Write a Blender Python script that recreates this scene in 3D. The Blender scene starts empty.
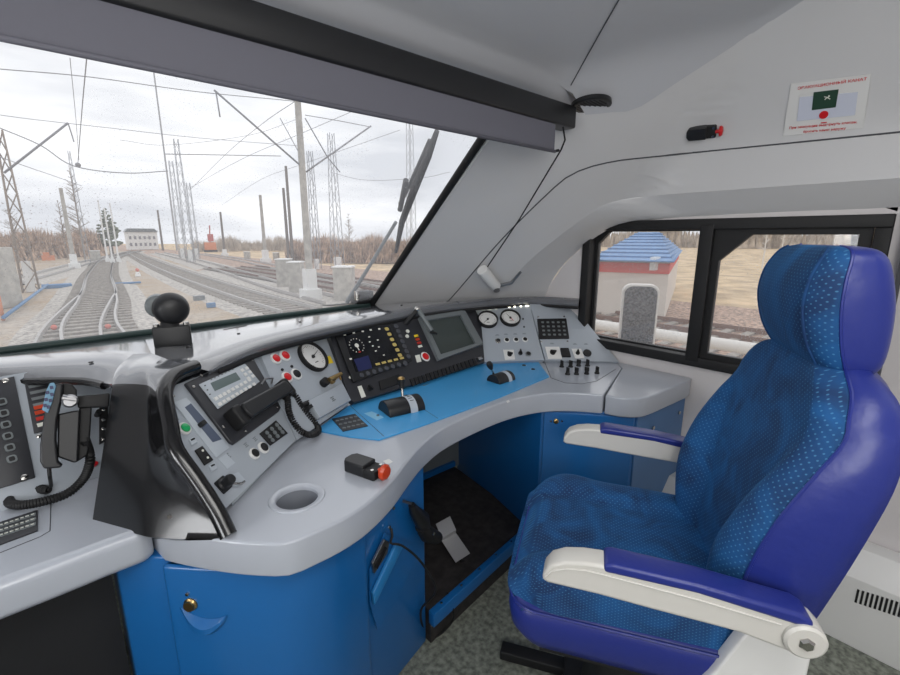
import bpy, bmesh, math, random
from mathutils import Matrix, Vector
random.seed(7)
PI = math.pi
V = Vector
COL = bpy.context.scene.collection

# ------------------------------------------------------------------ camera geometry (900x675 frame)
F_PX, CX, CY, EYE = 450.0, 450.0, 337.5, 1.42
PITCH = math.atan(101/450.0); YAW = math.radians(41.6)
FW = V((math.sin(YAW)*math.cos(PITCH), math.cos(YAW)*math.cos(PITCH), -math.sin(PITCH)))
RT = V((math.cos(YAW), -math.sin(YAW), 0)); UP = RT.cross(FW)
EYEP = V((0, 0, EYE))
FZ = -.06                                    # cab floor
GZ = -1.7                                   # level of the ground outside

def ray(x, y): return FW + RT*((x-CX)/F_PX) - UP*((y-CY)/F_PX)
def at(x, y, ax, v):
    r = ray(x, y); return EYEP + r*((v-EYEP[ax])/r[ax])
def PZ(x, y, z): return at(x, y, 2, z)
def PX(x, y, v): return at(x, y, 0, v)
def PY(x, y, v): return at(x, y, 1, v)
def hitplane(x, y, o, n):
    r = ray(x, y); return EYEP + r*((o-EYEP).dot(n)/r.dot(n))

# ------------------------------------------------------------------ materials
def lin(c):
    def g(v):
        v /= 255.0
        return v/12.92 if v <= .04045 else ((v+.055)/1.055)**2.4
    return (g(c[0]), g(c[1]), g(c[2]), 1)
def mat(name, c, rough=.5, metal=0, coat=0, bump=0, bscale=80, var=0, vscale=6, emit=0, spec=.5, sheen=0, ior=1.5):
    m = bpy.data.materials.new(name); m.use_nodes = True
    nt = m.node_tree; b = nt.nodes['Principled BSDF']
    b.inputs['Base Color'].default_value = lin(c); b.inputs['Roughness'].default_value = rough
    b.inputs['Metallic'].default_value = metal; b.inputs['Coat Weight'].default_value = coat
    b.inputs['Coat Roughness'].default_value = .08; b.inputs['Specular IOR Level'].default_value = spec
    b.inputs['IOR'].default_value = ior
    if sheen: b.inputs['Sheen Weight'].default_value = sheen
    if emit:
        b.inputs['Emission Color'].default_value = lin(c); b.inputs['Emission Strength'].default_value = emit
    tc = nt.nodes.new('ShaderNodeTexCoord')
    if bump:
        n = nt.nodes.new('ShaderNodeTexNoise'); n.inputs['Scale'].default_value = bscale; n.inputs['Detail'].default_value = 3
        bp = nt.nodes.new('ShaderNodeBump'); bp.inputs['Strength'].default_value = bump; bp.inputs['Distance'].default_value = .01
        nt.links.new(tc.outputs['Object'], n.inputs['Vector']); nt.links.new(n.outputs['Fac'], bp.inputs['Height'])
        nt.links.new(bp.outputs['Normal'], b.inputs['Normal'])
    if var:
        n = nt.nodes.new('ShaderNodeTexNoise'); n.inputs['Scale'].default_value = vscale; n.inputs['Detail'].default_value = 6
        mx = nt.nodes.new('ShaderNodeMix'); mx.data_type = 'RGBA'
        mx.inputs[6].default_value = lin([max(0, v*(1-var)) for v in c]); mx.inputs[7].default_value = lin([min(255, v*(1+var)) for v in c])
        cr = nt.nodes.new('ShaderNodeMapRange'); cr.inputs[1].default_value = .35; cr.inputs[2].default_value = .65
        nt.links.new(tc.outputs['Object'], n.inputs['Vector']); nt.links.new(n.outputs['Fac'], cr.inputs[0])
        nt.links.new(cr.outputs[0], mx.inputs[0]); nt.links.new(mx.outputs[2], b.inputs['Base Color'])
    return m
M = {}
M['shell'] = mat('moulded_shell', (206, 206, 207), .45, bump=.02, bscale=300)
M['ceil'] = mat('ceiling_shaded_grey', (190, 192, 197), .45, bump=.02, bscale=300)  # darker than the shell: the ceiling's weaker light is put into its colour
M['menu'] = mat('dark_round_keys', (74, 76, 82), .4)
M['white'] = mat('white_wall_paint', (212, 208, 208), .5, bump=.02, bscale=300)
M['seam'] = mat('dark_seam', (70, 72, 76), .7)
M['desk'] = mat('grey_gelcoat', (172, 177, 186), .28, coat=.35, bump=.015, bscale=400)
M['panel'] = mat('panel_grey_metal', (164, 171, 179), .42, bump=.02, bscale=500)
M['plate'] = mat('pale_grey_plate', (178, 186, 194), .4)
M['blue'] = mat('cabinet_blue_metal', (23, 96, 160), .32, coat=.25, bump=.02, bscale=250)
M['bluegrey'] = mat('cabinet_slate_blue', (72, 112, 158), .4)
M['sky_blue'] = mat('light_blue_plate', (66, 156, 214), .35, coat=.2)
M['black'] = mat('black_gloss_plastic', (16, 16, 18), .2, coat=.35, ior=1.5)
M['cowl'] = mat('dark_grey_cowl', (96, 98, 103), .14, coat=1, ior=1.75)
M['rubber'] = mat('matt_black_rubber', (17, 17, 19), .6)
M['satin'] = mat('black_satin_metal', (25, 26, 29), .42)
M['dark_panel'] = mat('anthracite_panel', (44, 45, 50), .4)
M['grey'] = mat('mid_grey_plastic', (112, 118, 120), .4)
M['white_plastic'] = mat('white_plastic', (222, 222, 220), .3)
M['cream'] = mat('cream_plastic', (200, 198, 192), .35)
M['chrome'] = mat('chrome', (190, 188, 184), .2, 1)
M['brass'] = mat('brass', (180, 150, 100), .3, 1)
M['steel'] = mat('brushed_steel', (150, 150, 152), .35, 1)
M['red'] = mat('red_plastic', (205, 20, 28), .3)
M['orange'] = mat('orange_red_plastic', (190, 62, 28), .3)
M['green'] = mat('green_plastic', (10, 160, 90), .3)
M['yellow'] = mat('yellow_sticker', (235, 205, 40), .5)
M['screen'] = mat('dark_screen_glass', (12, 14, 20), .12)
M['lcd'] = mat('grey_green_lcd', (88, 104, 104), .25)
M['mon'] = mat('monitor_glass', (62, 70, 68), .12)
M['navy'] = mat('navy_display_field', (34, 40, 84), .3)
M['gold'] = mat('yellow_display_symbols', (190, 170, 100), .4)
M['ivory'] = mat('ivory_markings', (225, 225, 215), .5)
M['redmark'] = mat('red_markings', (180, 40, 30), .5)
M['blackmark'] = mat('black_markings', (20, 20, 20), .6)
M['footmat'] = mat('black_footwell_mat', (40, 37, 37), .65, var=.25, vscale=30)
M['lino'] = mat('speckled_linoleum', (118, 122, 112), .6, var=.22, vscale=50)
M['leather'] = mat('violet_blue_leatherette', (34, 46, 124), .36, bump=.2, bscale=22)
M['blindcloth'] = mat('grey_blind_cloth', (104, 104, 114), .75, bump=.05, bscale=600)
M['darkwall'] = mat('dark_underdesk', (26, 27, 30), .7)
M['led'] = mat('led_glow', (255, 250, 225), .4, emit=3)
M['glue'] = mat('clear_plastic_cover', (205, 210, 225), .2)
M['darkgreen'] = mat('dark_green_sign', (34, 66, 50), .3)
M['keyblue'] = mat('pale_blue_keys', (104, 150, 178), .4)
M['gasket'] = mat('dark_green_gasket', (30, 52, 50), .5)

def velvet():
    m = mat('teal_blue_velvet', (8, 74, 140), .8, sheen=.22, bump=.15, bscale=40)
    nt = m.node_tree; b = nt.nodes['Principled BSDF']
    b.inputs['Sheen Tint'].default_value = lin((60, 150, 215)); b.inputs['Sheen Roughness'].default_value = .4
    uv = nt.nodes.new('ShaderNodeUVMap'); uv.uv_map = 'UVMap'
    mp = nt.nodes.new('ShaderNodeMapping'); mp.inputs['Rotation'].default_value = (0, 0, PI/4); mp.inputs['Scale'].default_value = (105, 105, 105)
    vo = nt.nodes.new('ShaderNodeTexVoronoi'); vo.voronoi_dimensions = '2D'; vo.inputs['Randomness'].default_value = 0; vo.inputs['Scale'].default_value = 1
    lt = nt.nodes.new('ShaderNodeMapRange'); lt.inputs[1].default_value = .1; lt.inputs[2].default_value = .2; lt.inputs[3].default_value = .42; lt.inputs[4].default_value = 0
    nz = nt.nodes.new('ShaderNodeTexNoise'); nz.inputs['Scale'].default_value = 9; nz.inputs['Detail'].default_value = 5; nz.inputs['Distortion'].default_value = 1.2
    tc = nt.nodes.new('ShaderNodeTexCoord')
    rm = nt.nodes.new('ShaderNodeMapRange'); rm.inputs[1].default_value = .35; rm.inputs[2].default_value = .7
    m1 = nt.nodes.new('ShaderNodeMix'); m1.data_type = 'RGBA'; m1.inputs[6].default_value = lin((0, 46, 92)); m1.inputs[7].default_value = lin((4, 80, 138))
    m2 = nt.nodes.new('ShaderNodeMix'); m2.data_type = 'RGBA'; m2.inputs[7].default_value = lin((90, 155, 195))
    L = nt.links.new
    L(uv.outputs[0], mp.inputs[0]); L(mp.outputs[0], vo.inputs['Vector']); L(vo.outputs['Distance'], lt.inputs[0])
    L(tc.outputs['Object'], nz.inputs['Vector']); L(nz.outputs['Fac'], rm.inputs[0]); L(rm.outputs[0], m1.inputs[0])
    L(m1.outputs[2], m2.inputs[6]); L(lt.outputs[0], m2.inputs[0]); L(m2.outputs[2], b.inputs['Base Color'])
    return m
M['velvet'] = velvet()

def glass(name, drops):
    m = bpy.data.materials.new(name); m.use_nodes = True; nt = m.node_tree; nt.nodes.clear()
    out = nt.nodes.new('ShaderNodeOutputMaterial'); tr = nt.nodes.new('ShaderNodeBsdfTransparent')
    gl = nt.nodes.new('ShaderNodeBsdfGlossy'); gl.inputs['Roughness'].default_value = .03
    mx = nt.nodes.new('ShaderNodeMixShader'); mx.inputs[0].default_value = .03
    nt.links.new(tr.outputs[0], mx.inputs[1]); nt.links.new(gl.outputs[0], mx.inputs[2])
    last = mx
    # wet film on the outside: scatters a little sky light
    tl = nt.nodes.new('ShaderNodeBsdfTranslucent'); tl.inputs[0].default_value = (.95, .96, 1, 1)
    mf = nt.nodes.new('ShaderNodeMixShader'); mf.inputs[0].default_value = .16 if name.startswith('rain') else .08
    nt.links.new(mx.outputs[0], mf.inputs[1]); nt.links.new(tl.outputs[0], mf.inputs[2]); last = mf
    if drops:                                # rain beads: little rough lenses scattered over the pane
        tc = nt.nodes.new('ShaderNodeTexCoord'); L = nt.links.new
        df = nt.nodes.new('ShaderNodeBsdfRefraction'); df.inputs['IOR'].default_value = 1.05; df.inputs['Roughness'].default_value = .35
        df.inputs['Color'].default_value = (.72, .74, .76, 1)
        for sc, th in ((70, .16), (130, .2)):
            vo = nt.nodes.new('ShaderNodeTexVoronoi'); vo.inputs['Scale'].default_value = sc
            wn = nt.nodes.new('ShaderNodeMapRange'); wn.inputs[1].default_value = th; wn.inputs[2].default_value = th*.7; wn.inputs[3].default_value = 0; wn.inputs[4].default_value = .6
            no = nt.nodes.new('ShaderNodeTexNoise'); no.inputs['Scale'].default_value = 5
            nr = nt.nodes.new('ShaderNodeMapRange'); nr.inputs[1].default_value = .48; nr.inputs[2].default_value = .6
            mu = nt.nodes.new('ShaderNodeMath'); mu.operation = 'MULTIPLY'
            L(tc.outputs['Object'], vo.inputs['Vector']); L(vo.outputs['Distance'], wn.inputs[0])
            L(tc.outputs['Object'], no.inputs['Vector']); L(no.outputs['Fac'], nr.inputs[0])
            L(wn.outputs[0], mu.inputs[0]); L(nr.outputs[0], mu.inputs[1])
            m2 = nt.nodes.new('ShaderNodeMixShader'); L(mu.outputs[0], m2.inputs[0]); L(last.outputs[0], m2.inputs[1]); L(df.outputs[0], m2.inputs[2])
            last = m2
    nt.links.new(last.outputs[0], out.inputs[0])
    return m
M['rainglass'] = glass('rain_speckled_glass', True)
M['glass'] = glass('window_glass', True)

# ------------------------------------------------------------------ mesh building
def I4(): return Matrix.Identity(4)
def frame(o, u, v, n):
    m = Matrix((u, v, n)).transposed().to_4x4(); m.translation = o; return m
def basis(n, hint=V((0, 0, 1))):
    n = n.normalized()
    if abs(n.dot(hint)) > .97: hint = V((0, 1, 0))
    u = hint.cross(n).normalized(); return u, n.cross(u), n
class G:
    def __init__(s): s.bm = bmesh.new()
    def add(s, vs, fs):
        b = [s.bm.verts.new(v) for v in vs]
        for f in fs:
            try: s.bm.faces.new([b[i] for i in f])
            except ValueError: pass
        return s
    def box(s, sx, sy, sz, c=(0, 0, 0), M_=None):
        M_ = M_ or I4(); c = V(c)
        vs = [M_ @ (c+V((x*sx/2, y*sy/2, z*sz/2))) for z in (-1, 1) for y in (-1, 1) for x in (-1, 1)]
        return s.add(vs, [(0, 2, 3, 1), (4, 5, 7, 6), (0, 1, 5, 4), (2, 6, 7, 3), (0, 4, 6, 2), (1, 3, 7, 5)])
    def lathe(s, prof, M_=None, seg=24, caps=True):
        M_ = M_ or I4(); vs = []; fs = []; n = len(prof)
        for r, z in prof:
            for k in range(seg):
                a = 2*PI*k/seg; vs.append(M_ @ V((r*math.cos(a), r*math.sin(a), z)))
        for i in range(n-1):
            for k in range(seg):
                k2 = (k+1) % seg; fs.append((i*seg+k, i*seg+k2, (i+1)*seg+k2, (i+1)*seg+k))
        if caps and prof[0][0] > 1e-6: fs.append(tuple(reversed(range(seg))))
        if caps and prof[-1][0] > 1e-6: fs.append(tuple(range((n-1)*seg, n*seg)))
        return s.add(vs, fs)
    def cyl(s, r, h, M_=None, seg=24, r2=None, z0=0):
        return s.lathe([(r, z0), (r if r2 is None else r2, z0+h)], M_, seg)
    def rod(s, a, b, r, seg=12, r2=None):
        a, b = V(a), V(b); u, v, n = basis(b-a); return s.cyl(r, (b-a).length, frame(a, u, v, n), seg, r2)
    def tube(s, pts, r, seg=8, closed=False):
        pts = [V(p) for p in pts]; n = len(pts); vs = []; fs = []; u = None
        for i, p in enumerate(pts):
            a = pts[(i-1) % n] if (closed or i) else p; b = pts[(i+1) % n] if (closed or i < n-1) else p
            t = (b-a).normalized()
            if u is None: u, w, _ = basis(t)
            u = (u-t*u.dot(t)).normalized(); w = t.cross(u)
            rr = r[i] if isinstance(r, (list, tuple)) else r
            for k in range(seg):
                an = 2*PI*k/seg; vs.append(p+u*rr*math.cos(an)+w*rr*math.sin(an))
        for i in range(n if closed else n-1):
            j = (i+1) % n
            for k in range(seg):
                k2 = (k+1) % seg; fs.append((i*seg+k, i*seg+k2, j*seg+k2, j*seg+k))
        if not closed: fs += [tuple(reversed(range(seg))), tuple(range((n-1)*seg, n*seg))]
        return s.add(vs, fs)
    def prism(s, pts, z0, z1, M_=None):
        M_ = M_ or I4(); n = len(pts)
        vs = [M_ @ V((p[0], p[1], z0)) for p in pts]+[M_ @ V((p[0], p[1], z1)) for p in pts]
        return s.add(vs, [tuple(reversed(range(n))), tuple(range(n, 2*n))]+[(i, (i+1) % n, n+(i+1) % n, n+i) for i in range(n)])
    def grid(s, rows, closed=False):
        m = len(rows[0]); vs = [p for r in rows for p in r]
        fs = []
        for i in range(len(rows)-1):
            for k in range(m if closed else m-1):
                k2 = (k+1) % m; fs.append((i*m+k, i*m+k2, (i+1)*m+k2, (i+1)*m+k))
        return s.add(vs, fs)
    def loft(s, rows):
        s.grid(rows, True); m = len(rows[0])
        return s.add(rows[0], [tuple(reversed(range(m)))]).add(rows[-1], [tuple(range(m))])
    def ball(s, r, c, seg=20, sc=(1, 1, 1)):
        pr = [(r*math.sin(PI*i/12), -r*math.cos(PI*i/12)) for i in range(13)]
        m = Matrix.Translation(V(c)) @ Matrix.Diagonal((*sc, 1)); return s.lathe([(max(a, 0), b) for a, b in pr], m, seg)
    def solidify(s, d):
        r = bmesh.ops.solidify(s.bm, geom=s.bm.faces[:], thickness=d); return s
    def sub(s, n):
        bmesh.ops.remove_doubles(s.bm, verts=s.bm.verts, dist=1e-5); s._sub = n; return s
def out(name, g, m, parent=None, bevel=0, seg=3, sharp=38, label=None, kind=None, sub=0, uv=None, merge=True):
    bm = g.bm
    if merge: bmesh.ops.remove_doubles(bm, verts=bm.verts, dist=1e-5)
    bmesh.ops.recalc_face_normals(bm, faces=bm.faces)
    if bevel:
        es = [e for e in bm.edges if len(e.link_faces) == 2 and e.calc_face_angle(0) > math.radians(32)]
        if es: bmesh.ops.bevel(bm, geom=es, offset=bevel, segments=seg, profile=.5, affect='EDGES', clamp_overlap=True)
    for f in bm.faces: f.smooth = len(f.verts) <= 4
    for e in bm.edges:
        if len(e.link_faces) == 2 and e.calc_face_angle(0) > math.radians(sharp): e.smooth = False
    if uv:
        ul = bm.loops.layers.uv.new('UVMap')
        for f in bm.faces:
            for l in f.loops: l[ul].uv = uv(l.vert.co)
    me = bpy.data.meshes.new(name); bm.to_mesh(me); bm.free(); me.materials.append(m)
    o = bpy.data.objects.new(name, me); COL.objects.link(o)
    if parent:
        o.parent = parent; o.matrix_parent_inverse = PM[top(parent).name].inverted() if parent.name in PM else I4()
        # sub-parts: parent is a mesh whose own world matrix is identity
    if label: o['label'] = label
    if kind: o['kind'] = kind
    if sub:
        md = o.modifiers.new('smooth', 'SUBSURF'); md.levels = sub; md.render_levels = sub
    return o
PM = {}
def top(o): return o
def thing(name, loc, label, cat, group=None):
    o = bpy.data.objects.new(name, None); COL.objects.link(o); o.location = loc; o.empty_display_size = .05
    PM[o.name] = Matrix.Translation(V(loc)); o['label'] = label; o['category'] = cat
    if group: o['group'] = group
    return o
def tag(o, label, cat, group=None, kind=None):
    o['label'] = label; o['category'] = cat
    if group: o['group'] = group
    if kind: o['kind'] = kind
    return o
def struct(name, g, m, **k): return out(name, g, m, kind='structure', **k)
def cat(pts, n=8, closed=False):
    pts = [V(p) for p in pts]; res = []; N = len(pts)
    for i in range(N if closed else N-1):
        p0 = pts[(i-1) % N] if (closed or i) else pts[0]*2-pts[1]
        p1 = pts[i]; p2 = pts[(i+1) % N]
        p3 = pts[(i+2) % N] if (closed or i < N-2) else pts[-1]*2-pts[-2]
        for k in range(n):
            t = k/n
            res.append(.5*((2*p1)+(p2-p0)*t+(2*p0-5*p1+4*p2-p3)*t*t+(3*p1-p0-3*p2+p3)*t**3))
    if not closed: res.append(pts[-1])
    return res
def resample(pts, n):
    d = [0]
    for a, b in zip(pts, pts[1:]): d.append(d[-1]+(b-a).length)
    res = []; j = 0
    for k in range(n):
        t = d[-1]*k/(n-1)
        while j < len(pts)-2 and d[j+1] < t: j += 1
        s = (t-d[j])/max(1e-9, d[j+1]-d[j]); res.append(pts[j].lerp(pts[j+1], min(1, max(0, s))))
    return res
def textobj(name, body, size, M_, m, parent=None, bold=0, align='CENTER', ext=.0004):
    c = bpy.data.curves.new(name, 'FONT'); c.body = body; c.size = size; c.align_x = align; c.align_y = 'CENTER'; c.extrude = ext; c.offset = bold
    o = bpy.data.objects.new(name, c); COL.objects.link(o)
    dg = bpy.context.evaluated_depsgraph_get(); dg.update()
    me = bpy.data.meshes.new_from_object(o.evaluated_get(dg)); bpy.data.objects.remove(o)
    me.transform(M_); me.materials.clear(); me.materials.append(m); me.name = name
    o = bpy.data.objects.new(name, me); COL.objects.link(o)
    if parent:
        o.parent = parent; o.matrix_parent_inverse = PM[parent.name].inverted() if parent.name in PM else I4()
    return o

# a flat working face with its own axes; pixel readings of the photo are taken onto that real plane
class Face:
    def __init__(s, bl, br, tp):
        s.o = V(bl); s.u = (V(br)-s.o).normalized(); n = s.u.cross(V(tp)-s.o).normalized()
        s.n = n; s.v = n.cross(s.u)
        if s.n.dot(EYEP-s.o) < 0: s.n = -s.n
        s.M = frame(s.o, s.u, s.v, s.n)
    def l(s, x, y):
        p = hitplane(x, y, s.o, s.n)-s.o; return V((p.dot(s.u), p.dot(s.v)))
    def pts(s, q): return [s.l(*p) for p in q]
    def fr(s, x, y, dz=0, rot=0):
        a = s.l(x, y); return s.at(a, dz, rot)
    def at(s, a, dz=0, rot=0): return s.M @ Matrix.Translation((a[0], a[1], dz)) @ Matrix.Rotation(rot, 4, 'Z')
    def r(s, x, y, rp): return ((s.l(x+rp, y)-s.l(x-rp, y)).length)/2
def rrect(w, h, r, n=5):
    p = []
    for cx, cy, a0 in ((w/2-r, h/2-r, 0), (-w/2+r, h/2-r, 90), (-w/2+r, -h/2+r, 180), (w/2-r, -h/2+r, 270)):
        for k in range(n+1):
            a = math.radians(a0+90*k/n); p.append((cx+r*math.cos(a), cy+r*math.sin(a)))
    return p

# ------------------------------------------------------------------ cab shell
WX = 2.17                                    # inner face of the side wall round the window
SH = 2.09                                    # face of the thicker moulding above it
XL, YB = -1.25, -1.45
A0, A1, C0 = V((1.345, 2.19, 1.04)), V((1.36, 1.325, 1.81)), V((2.09, 1.62, 1.08))
nc = (C0-A0).cross(A1-A0).normalized(); nc = nc if nc.x > 0 else -nc
nl = V((.28, 0, .14)).normalized(); ncl = V((0, .279, .96)).normalized()
PLANES = [(V((1, 0, 0)), SH), (nl, nl.dot(V((SH, 0, 1.77)))), (nc, nc.dot(A0)), (ncl, ncl.dot(V((0, 1.185, 1.95)))), (V((0, 0, 1)), 2.2)]
def shell_f(p, off=0, kk=70):
    e = [kk*(n.dot(p)-d-off) for n, d in PLANES]; m = max(e)
    return (m+math.log(sum(math.exp(v-m) for v in e)))/kk
def shell_hit(x, y, off=0):
    r = ray(x, y); a, b = 0.0, 6.0
    for _ in range(40):
        c = (a+b)/2
        if shell_f(EYEP+r*c, off) > 0: b = c
        else: a = c
    return EYEP+r*a
def push(p, off=0):
    for _ in range(6):
        f = shell_f(p, off); h = 1e-3
        g = V([(shell_f(p+V([h*(i == j) for j in range(3)]), off)-f)/h for i in range(3)])
        p = p-g*(f/max(g.length_squared, 1e-6))
    return p
def curve_px(q, n, off=0, smooth=True):
    c = cat([(a, b, 0) for a, b in q], 10) if smooth else [V((a, b, 0)) for a, b in q]
    return resample([shell_hit(p.x, p.y, off) for p in c], n)
def loft_shell(A, B, k, off=0):
    return [[push(a.lerp(b, i/k), off) for a, b in zip(A, B)] for i in range(k+1)]
N = 60
edgeW = curve_px([(343, 345), (370, 305), (428, 221), (487, 136), (530, 84)], 26, smooth=False)
E1 = curve_px([(530, 84), (552, 100), (576, 113), (611, 111), (637, 107), (680, 79), (760, 27), (1000, -130), (1400, -390)], 36)
outer = edgeW[:-1]+E1
outer = resample(outer, N)
GQ = [(405, 345), (450, 299), (500, 241), (545, 196), (572, 174), (610, 162), (670, 155), (900, 132), (1150, 106), (1700, 50)]
groove = curve_px(GQ, N)
g_ = G(); g_.grid(loft_shell(outer, groove, 14)); pillar = struct('wall_right', g_, M['shell'])
g_ = G(); g_.tube([p+V((.001, 0, 0)) for p in groove], .0035, 6); struct('trim_1', g_, M['seam'])
OQ = [(470, 330), (497, 296), (529, 261), (567, 230), (592, 211), (612, 202), (640, 197), (700, 192), (900, 178), (1150, 162), (1700, 126)]
O_ = curve_px(OQ, N)
g_ = G(); g_.grid(loft_shell(groove, O_, 6)); struct('wall_right_moulding', g_, M['shell'])
IQ = [(530, 330), (546, 294), (554, 278), (566, 262), (590, 241), (617, 226), (650, 220), (700, 216), (800, 211), (900, 207), (1150, 190), (1700, 150)]
Ic = resample([PX(p.x, p.y, WX) for p in cat([(a, b, 0) for a, b in IQ], 10)], N)
g_ = G(); g_.grid([[a.lerp(b, t) for a, b in zip(O_, Ic)] for t in (0, .06, .94, 1)]); struct('trim_2', g_, M['shell'])
# lower side wall round the window opening
WY0, WY1, WZ0, WZ1 = .175, 1.36, .838, 1.495
def Iz(y):
    for a, b in zip(Ic, Ic[1:]):
        if (a.y-y)*(b.y-y) <= 0 and a.y != b.y: return a.z+(b.z-a.z)*(y-a.y)/(b.y-a.y)
    return 1.0 if y > 1 else 1.52
g_ = G()
def wallcol(y0, y1, f0, f1, n=14):
    ys = [y0+(y1-y0)*i/n for i in range(n+1)]
    g_.grid([[V((WX, y, f0(y))) for y in ys], [V((WX, y, f1(y))) for y in ys]])
wallcol(WY1, 2.3, lambda y: FZ, lambda y: max(Iz(y), .6) if y < 1.75 else .6)
wallcol(WY0, WY1, lambda y: FZ, lambda y: WZ0)
wallcol(WY0, WY1, lambda y: WZ1-.01, lambda y: Iz(y)+.004)
wallcol(YB, WY0, lambda y: FZ, lambda y: Iz(y)+.004)
struct('wall_right_lower', g_, M['white'])
# ceiling: follows the same moulded surface
def ceil_z(x, y):
    a, b = 1.2, 2.4
    for _ in range(30):
        c = (a+b)/2
        if shell_f(V((x, y, c))) > 0: b = c
        else: a = c
    return a+.002
EC = [q for q in E1 if q.y < shell_hit(577, 113).y+.001]
EC = [q for i, q in enumerate(EC) if i == 0 or q.y < min(k.y for k in EC[:i])-1e-4]
if EC[-1].y > YB: EC.append(V((EC[-1].x, YB, EC[-1].z)))
prof = [(.02, -.012), (.045, -.038), (.07, -.056), (.12, -.066)]
rows = []
x0_, y0_ = EC[0].x-.02, EC[0].y
for dy, dz in reversed(prof):
    rows.append([V((XL+(x0_-XL)*(1-(1-i/30)**1.5), y0_+dy, 0)) for i in range(31)])
    for q in rows[-1]: q.z = ceil_z(min(q.x, 1.5), y0_)+dz-.002
for e in EC: rows.append([V((XL+(e.x+.003-XL)*(1-(1-i/30)**1.5), e.y, 0)) for i in range(31)])
for r in rows[len(prof):]:
    for q in r: q.z = ceil_z(q.x, q.y)-.004
g_ = G(); g_.grid(rows); struct('ceiling', g_, M['ceil'])
g_ = G()
g_.tube([p+V((0, 0, -.004)) for p in curve_px([(740, -215), (602, 28), (583, 62), (571, 84)], 30, smooth=False)], .002, 5); struct('trim_3', g_, M['seam'])
# unseen rear, left and front closing walls
g_ = G()
for y0, y1, z0, z1 in ((-1.5, 0, FZ, 2.27), (1.1, 2.3, FZ, 2.27), (0, 1.1, FZ, .9), (0, 1.1, 1.5, 2.27)): g_.box(.05, y1-y0, z1-z0, (XL-.025, (y0+y1)/2, (z0+z1)/2))
struct('wall_left', g_, M['white'], merge=False)
g_ = G()
for a_ in ((0, 1.1, .9, .94), (0, 1.1, 1.46, 1.5), (0, .04, .94, 1.46), (1.06, 1.1, .94, 1.46), (.53, .57, .94, 1.46)): g_.box(.06, a_[1]-a_[0], a_[3]-a_[2], (XL-.02, (a_[0]+a_[1])/2, (a_[2]+a_[3])/2))
w3 = struct('window_added', g_, M['rubber'], merge=False)  # unseen left window, added as an opening for the fill light
g_ = G(); g_.box(.005, 1.02, .52, (XL-.03, .55, 1.2)); struct('window_pane', g_, M['glass'], parent=w3)
g_ = G(); g_.box(3.6, .05, 2.3, (.5, YB-.03, 1.12)); struct('wall_back', g_, M['white'])
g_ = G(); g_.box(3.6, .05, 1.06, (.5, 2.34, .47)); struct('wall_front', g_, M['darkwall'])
g_ = G(); g_.box(3.6, 4.0, .1, (.5, .5, FZ-.05)); struct('floor', g_, M['lino'])

# ------------------------------------------------------------------ windscreen
def WS(x, z, d=0): return V((x, 2.109+.06*x-1.12*(z-1.04)+d*.75, z+d*.67))
wl = -.75
g_ = G()
zs = [1.03+(1.93-1.03)*i/12 for i in range(13)]
g_.grid([[WS(x, z, .012) for z in zs] for x in (wl, 0, .7, 1.375)])
g_.solidify(.006)
win = struct('window_1', g_, M['rainglass'])
g_ = G(); g_.tube([WS(wl-.02, 1.045), WS(0, 1.045), WS(1.33, 1.045)], .014, 10); struct('window_frame', g_, M['gasket'], parent=win)
g_ = G(); g_.tube([WS(1.345, 1.02), WS(1.352, 1.4), WS(1.362, 1.95)], .017, 10); struct('window_seal', g_, M['rubber'], parent=win)
g_ = G(); g_.tube([V(p)+V((.012, -.002, -.002)) for p in edgeW], .007, 8); struct('window_highlight', g_, M['white_plastic'], parent=win)  # white bead stands in for the bright highlight beside the seal
g_ = G(); g_.box(3.6, .1, .3, (.4, 1.27, 2.06)); g_.box(.5, 1.3, 1.1, (-1.0, 1.75, 1.68)); struct('wall_front_header', g_, M['shell'])
# behind-the-seal reveal
# ------------------------------------------------------------------ side window
g_ = G()
def ring(y0, y1, z0, z1, w, x0, x1):
    for a in ((y0, y1, z0, z0+w), (y0, y1, z1-w, z1), (y0, y0+w, z0+w, z1-w), (y1-w, y1, z0+w, z1-w)):
        g_.box(x1-x0, a[1]-a[0], a[3]-a[2], ((x0+x1)/2, (a[0]+a[1])/2, (a[2]+a[3])/2))
ring(WY0, WY1, WZ0, WZ1, .045, WX-.022, WX+.09)
g_.box(.09, .055, WZ1-WZ0-.05, (WX+.02, .755, (WZ0+WZ1)/2))
w2 = struct('window_2', g_, M['rubber'], bevel=.004, merge=False)
def sash(y0, y1, z0, z1, ch, w, x, name):
    # frame with one mitred top front corner
    g = G()
    o = [(y0, z0), (y1, z0), (y1, z1-ch), (y1-ch, z1), (y0, z1)]
    i = [(y0+w, z0+w), (y1-w, z0+w), (y1-w, z1-ch-w*.4), (y1-ch-w*.4, z1-w), (y0+w, z1-w)]
    g.add([V((x+sx_, a, b)) for sx_ in (-.012, .012) for a, b in ((y1, z1-ch), (y1, z1), (y1-ch, z1))], [(0, 1, 2), (5, 4, 3), (0, 3, 4, 1), (1, 4, 5, 2), (2, 5, 3, 0)])
    n = 5
    for k in range(n):
        k2 = (k+1) % n; q = [o[k], o[k2], i[k2], i[k]]
        g.add([V((x-.014, a, b)) for a, b in q]+[V((x+.014, a, b)) for a, b in q], [(0, 1, 2, 3), (7, 6, 5, 4), (0, 4, 5, 1), (1, 5, 6, 2), (2, 6, 7, 3), (3, 7, 4, 0)])
    return struct(name, g, M['rubber'], parent=w2, merge=False)
sash(.225, .735, .872, 1.462, .13, .035, WX+.012, 'window_sash')
sash(.775, 1.318, .872, 1.462, .07, .018, WX+.05, 'window_sash')
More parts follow.
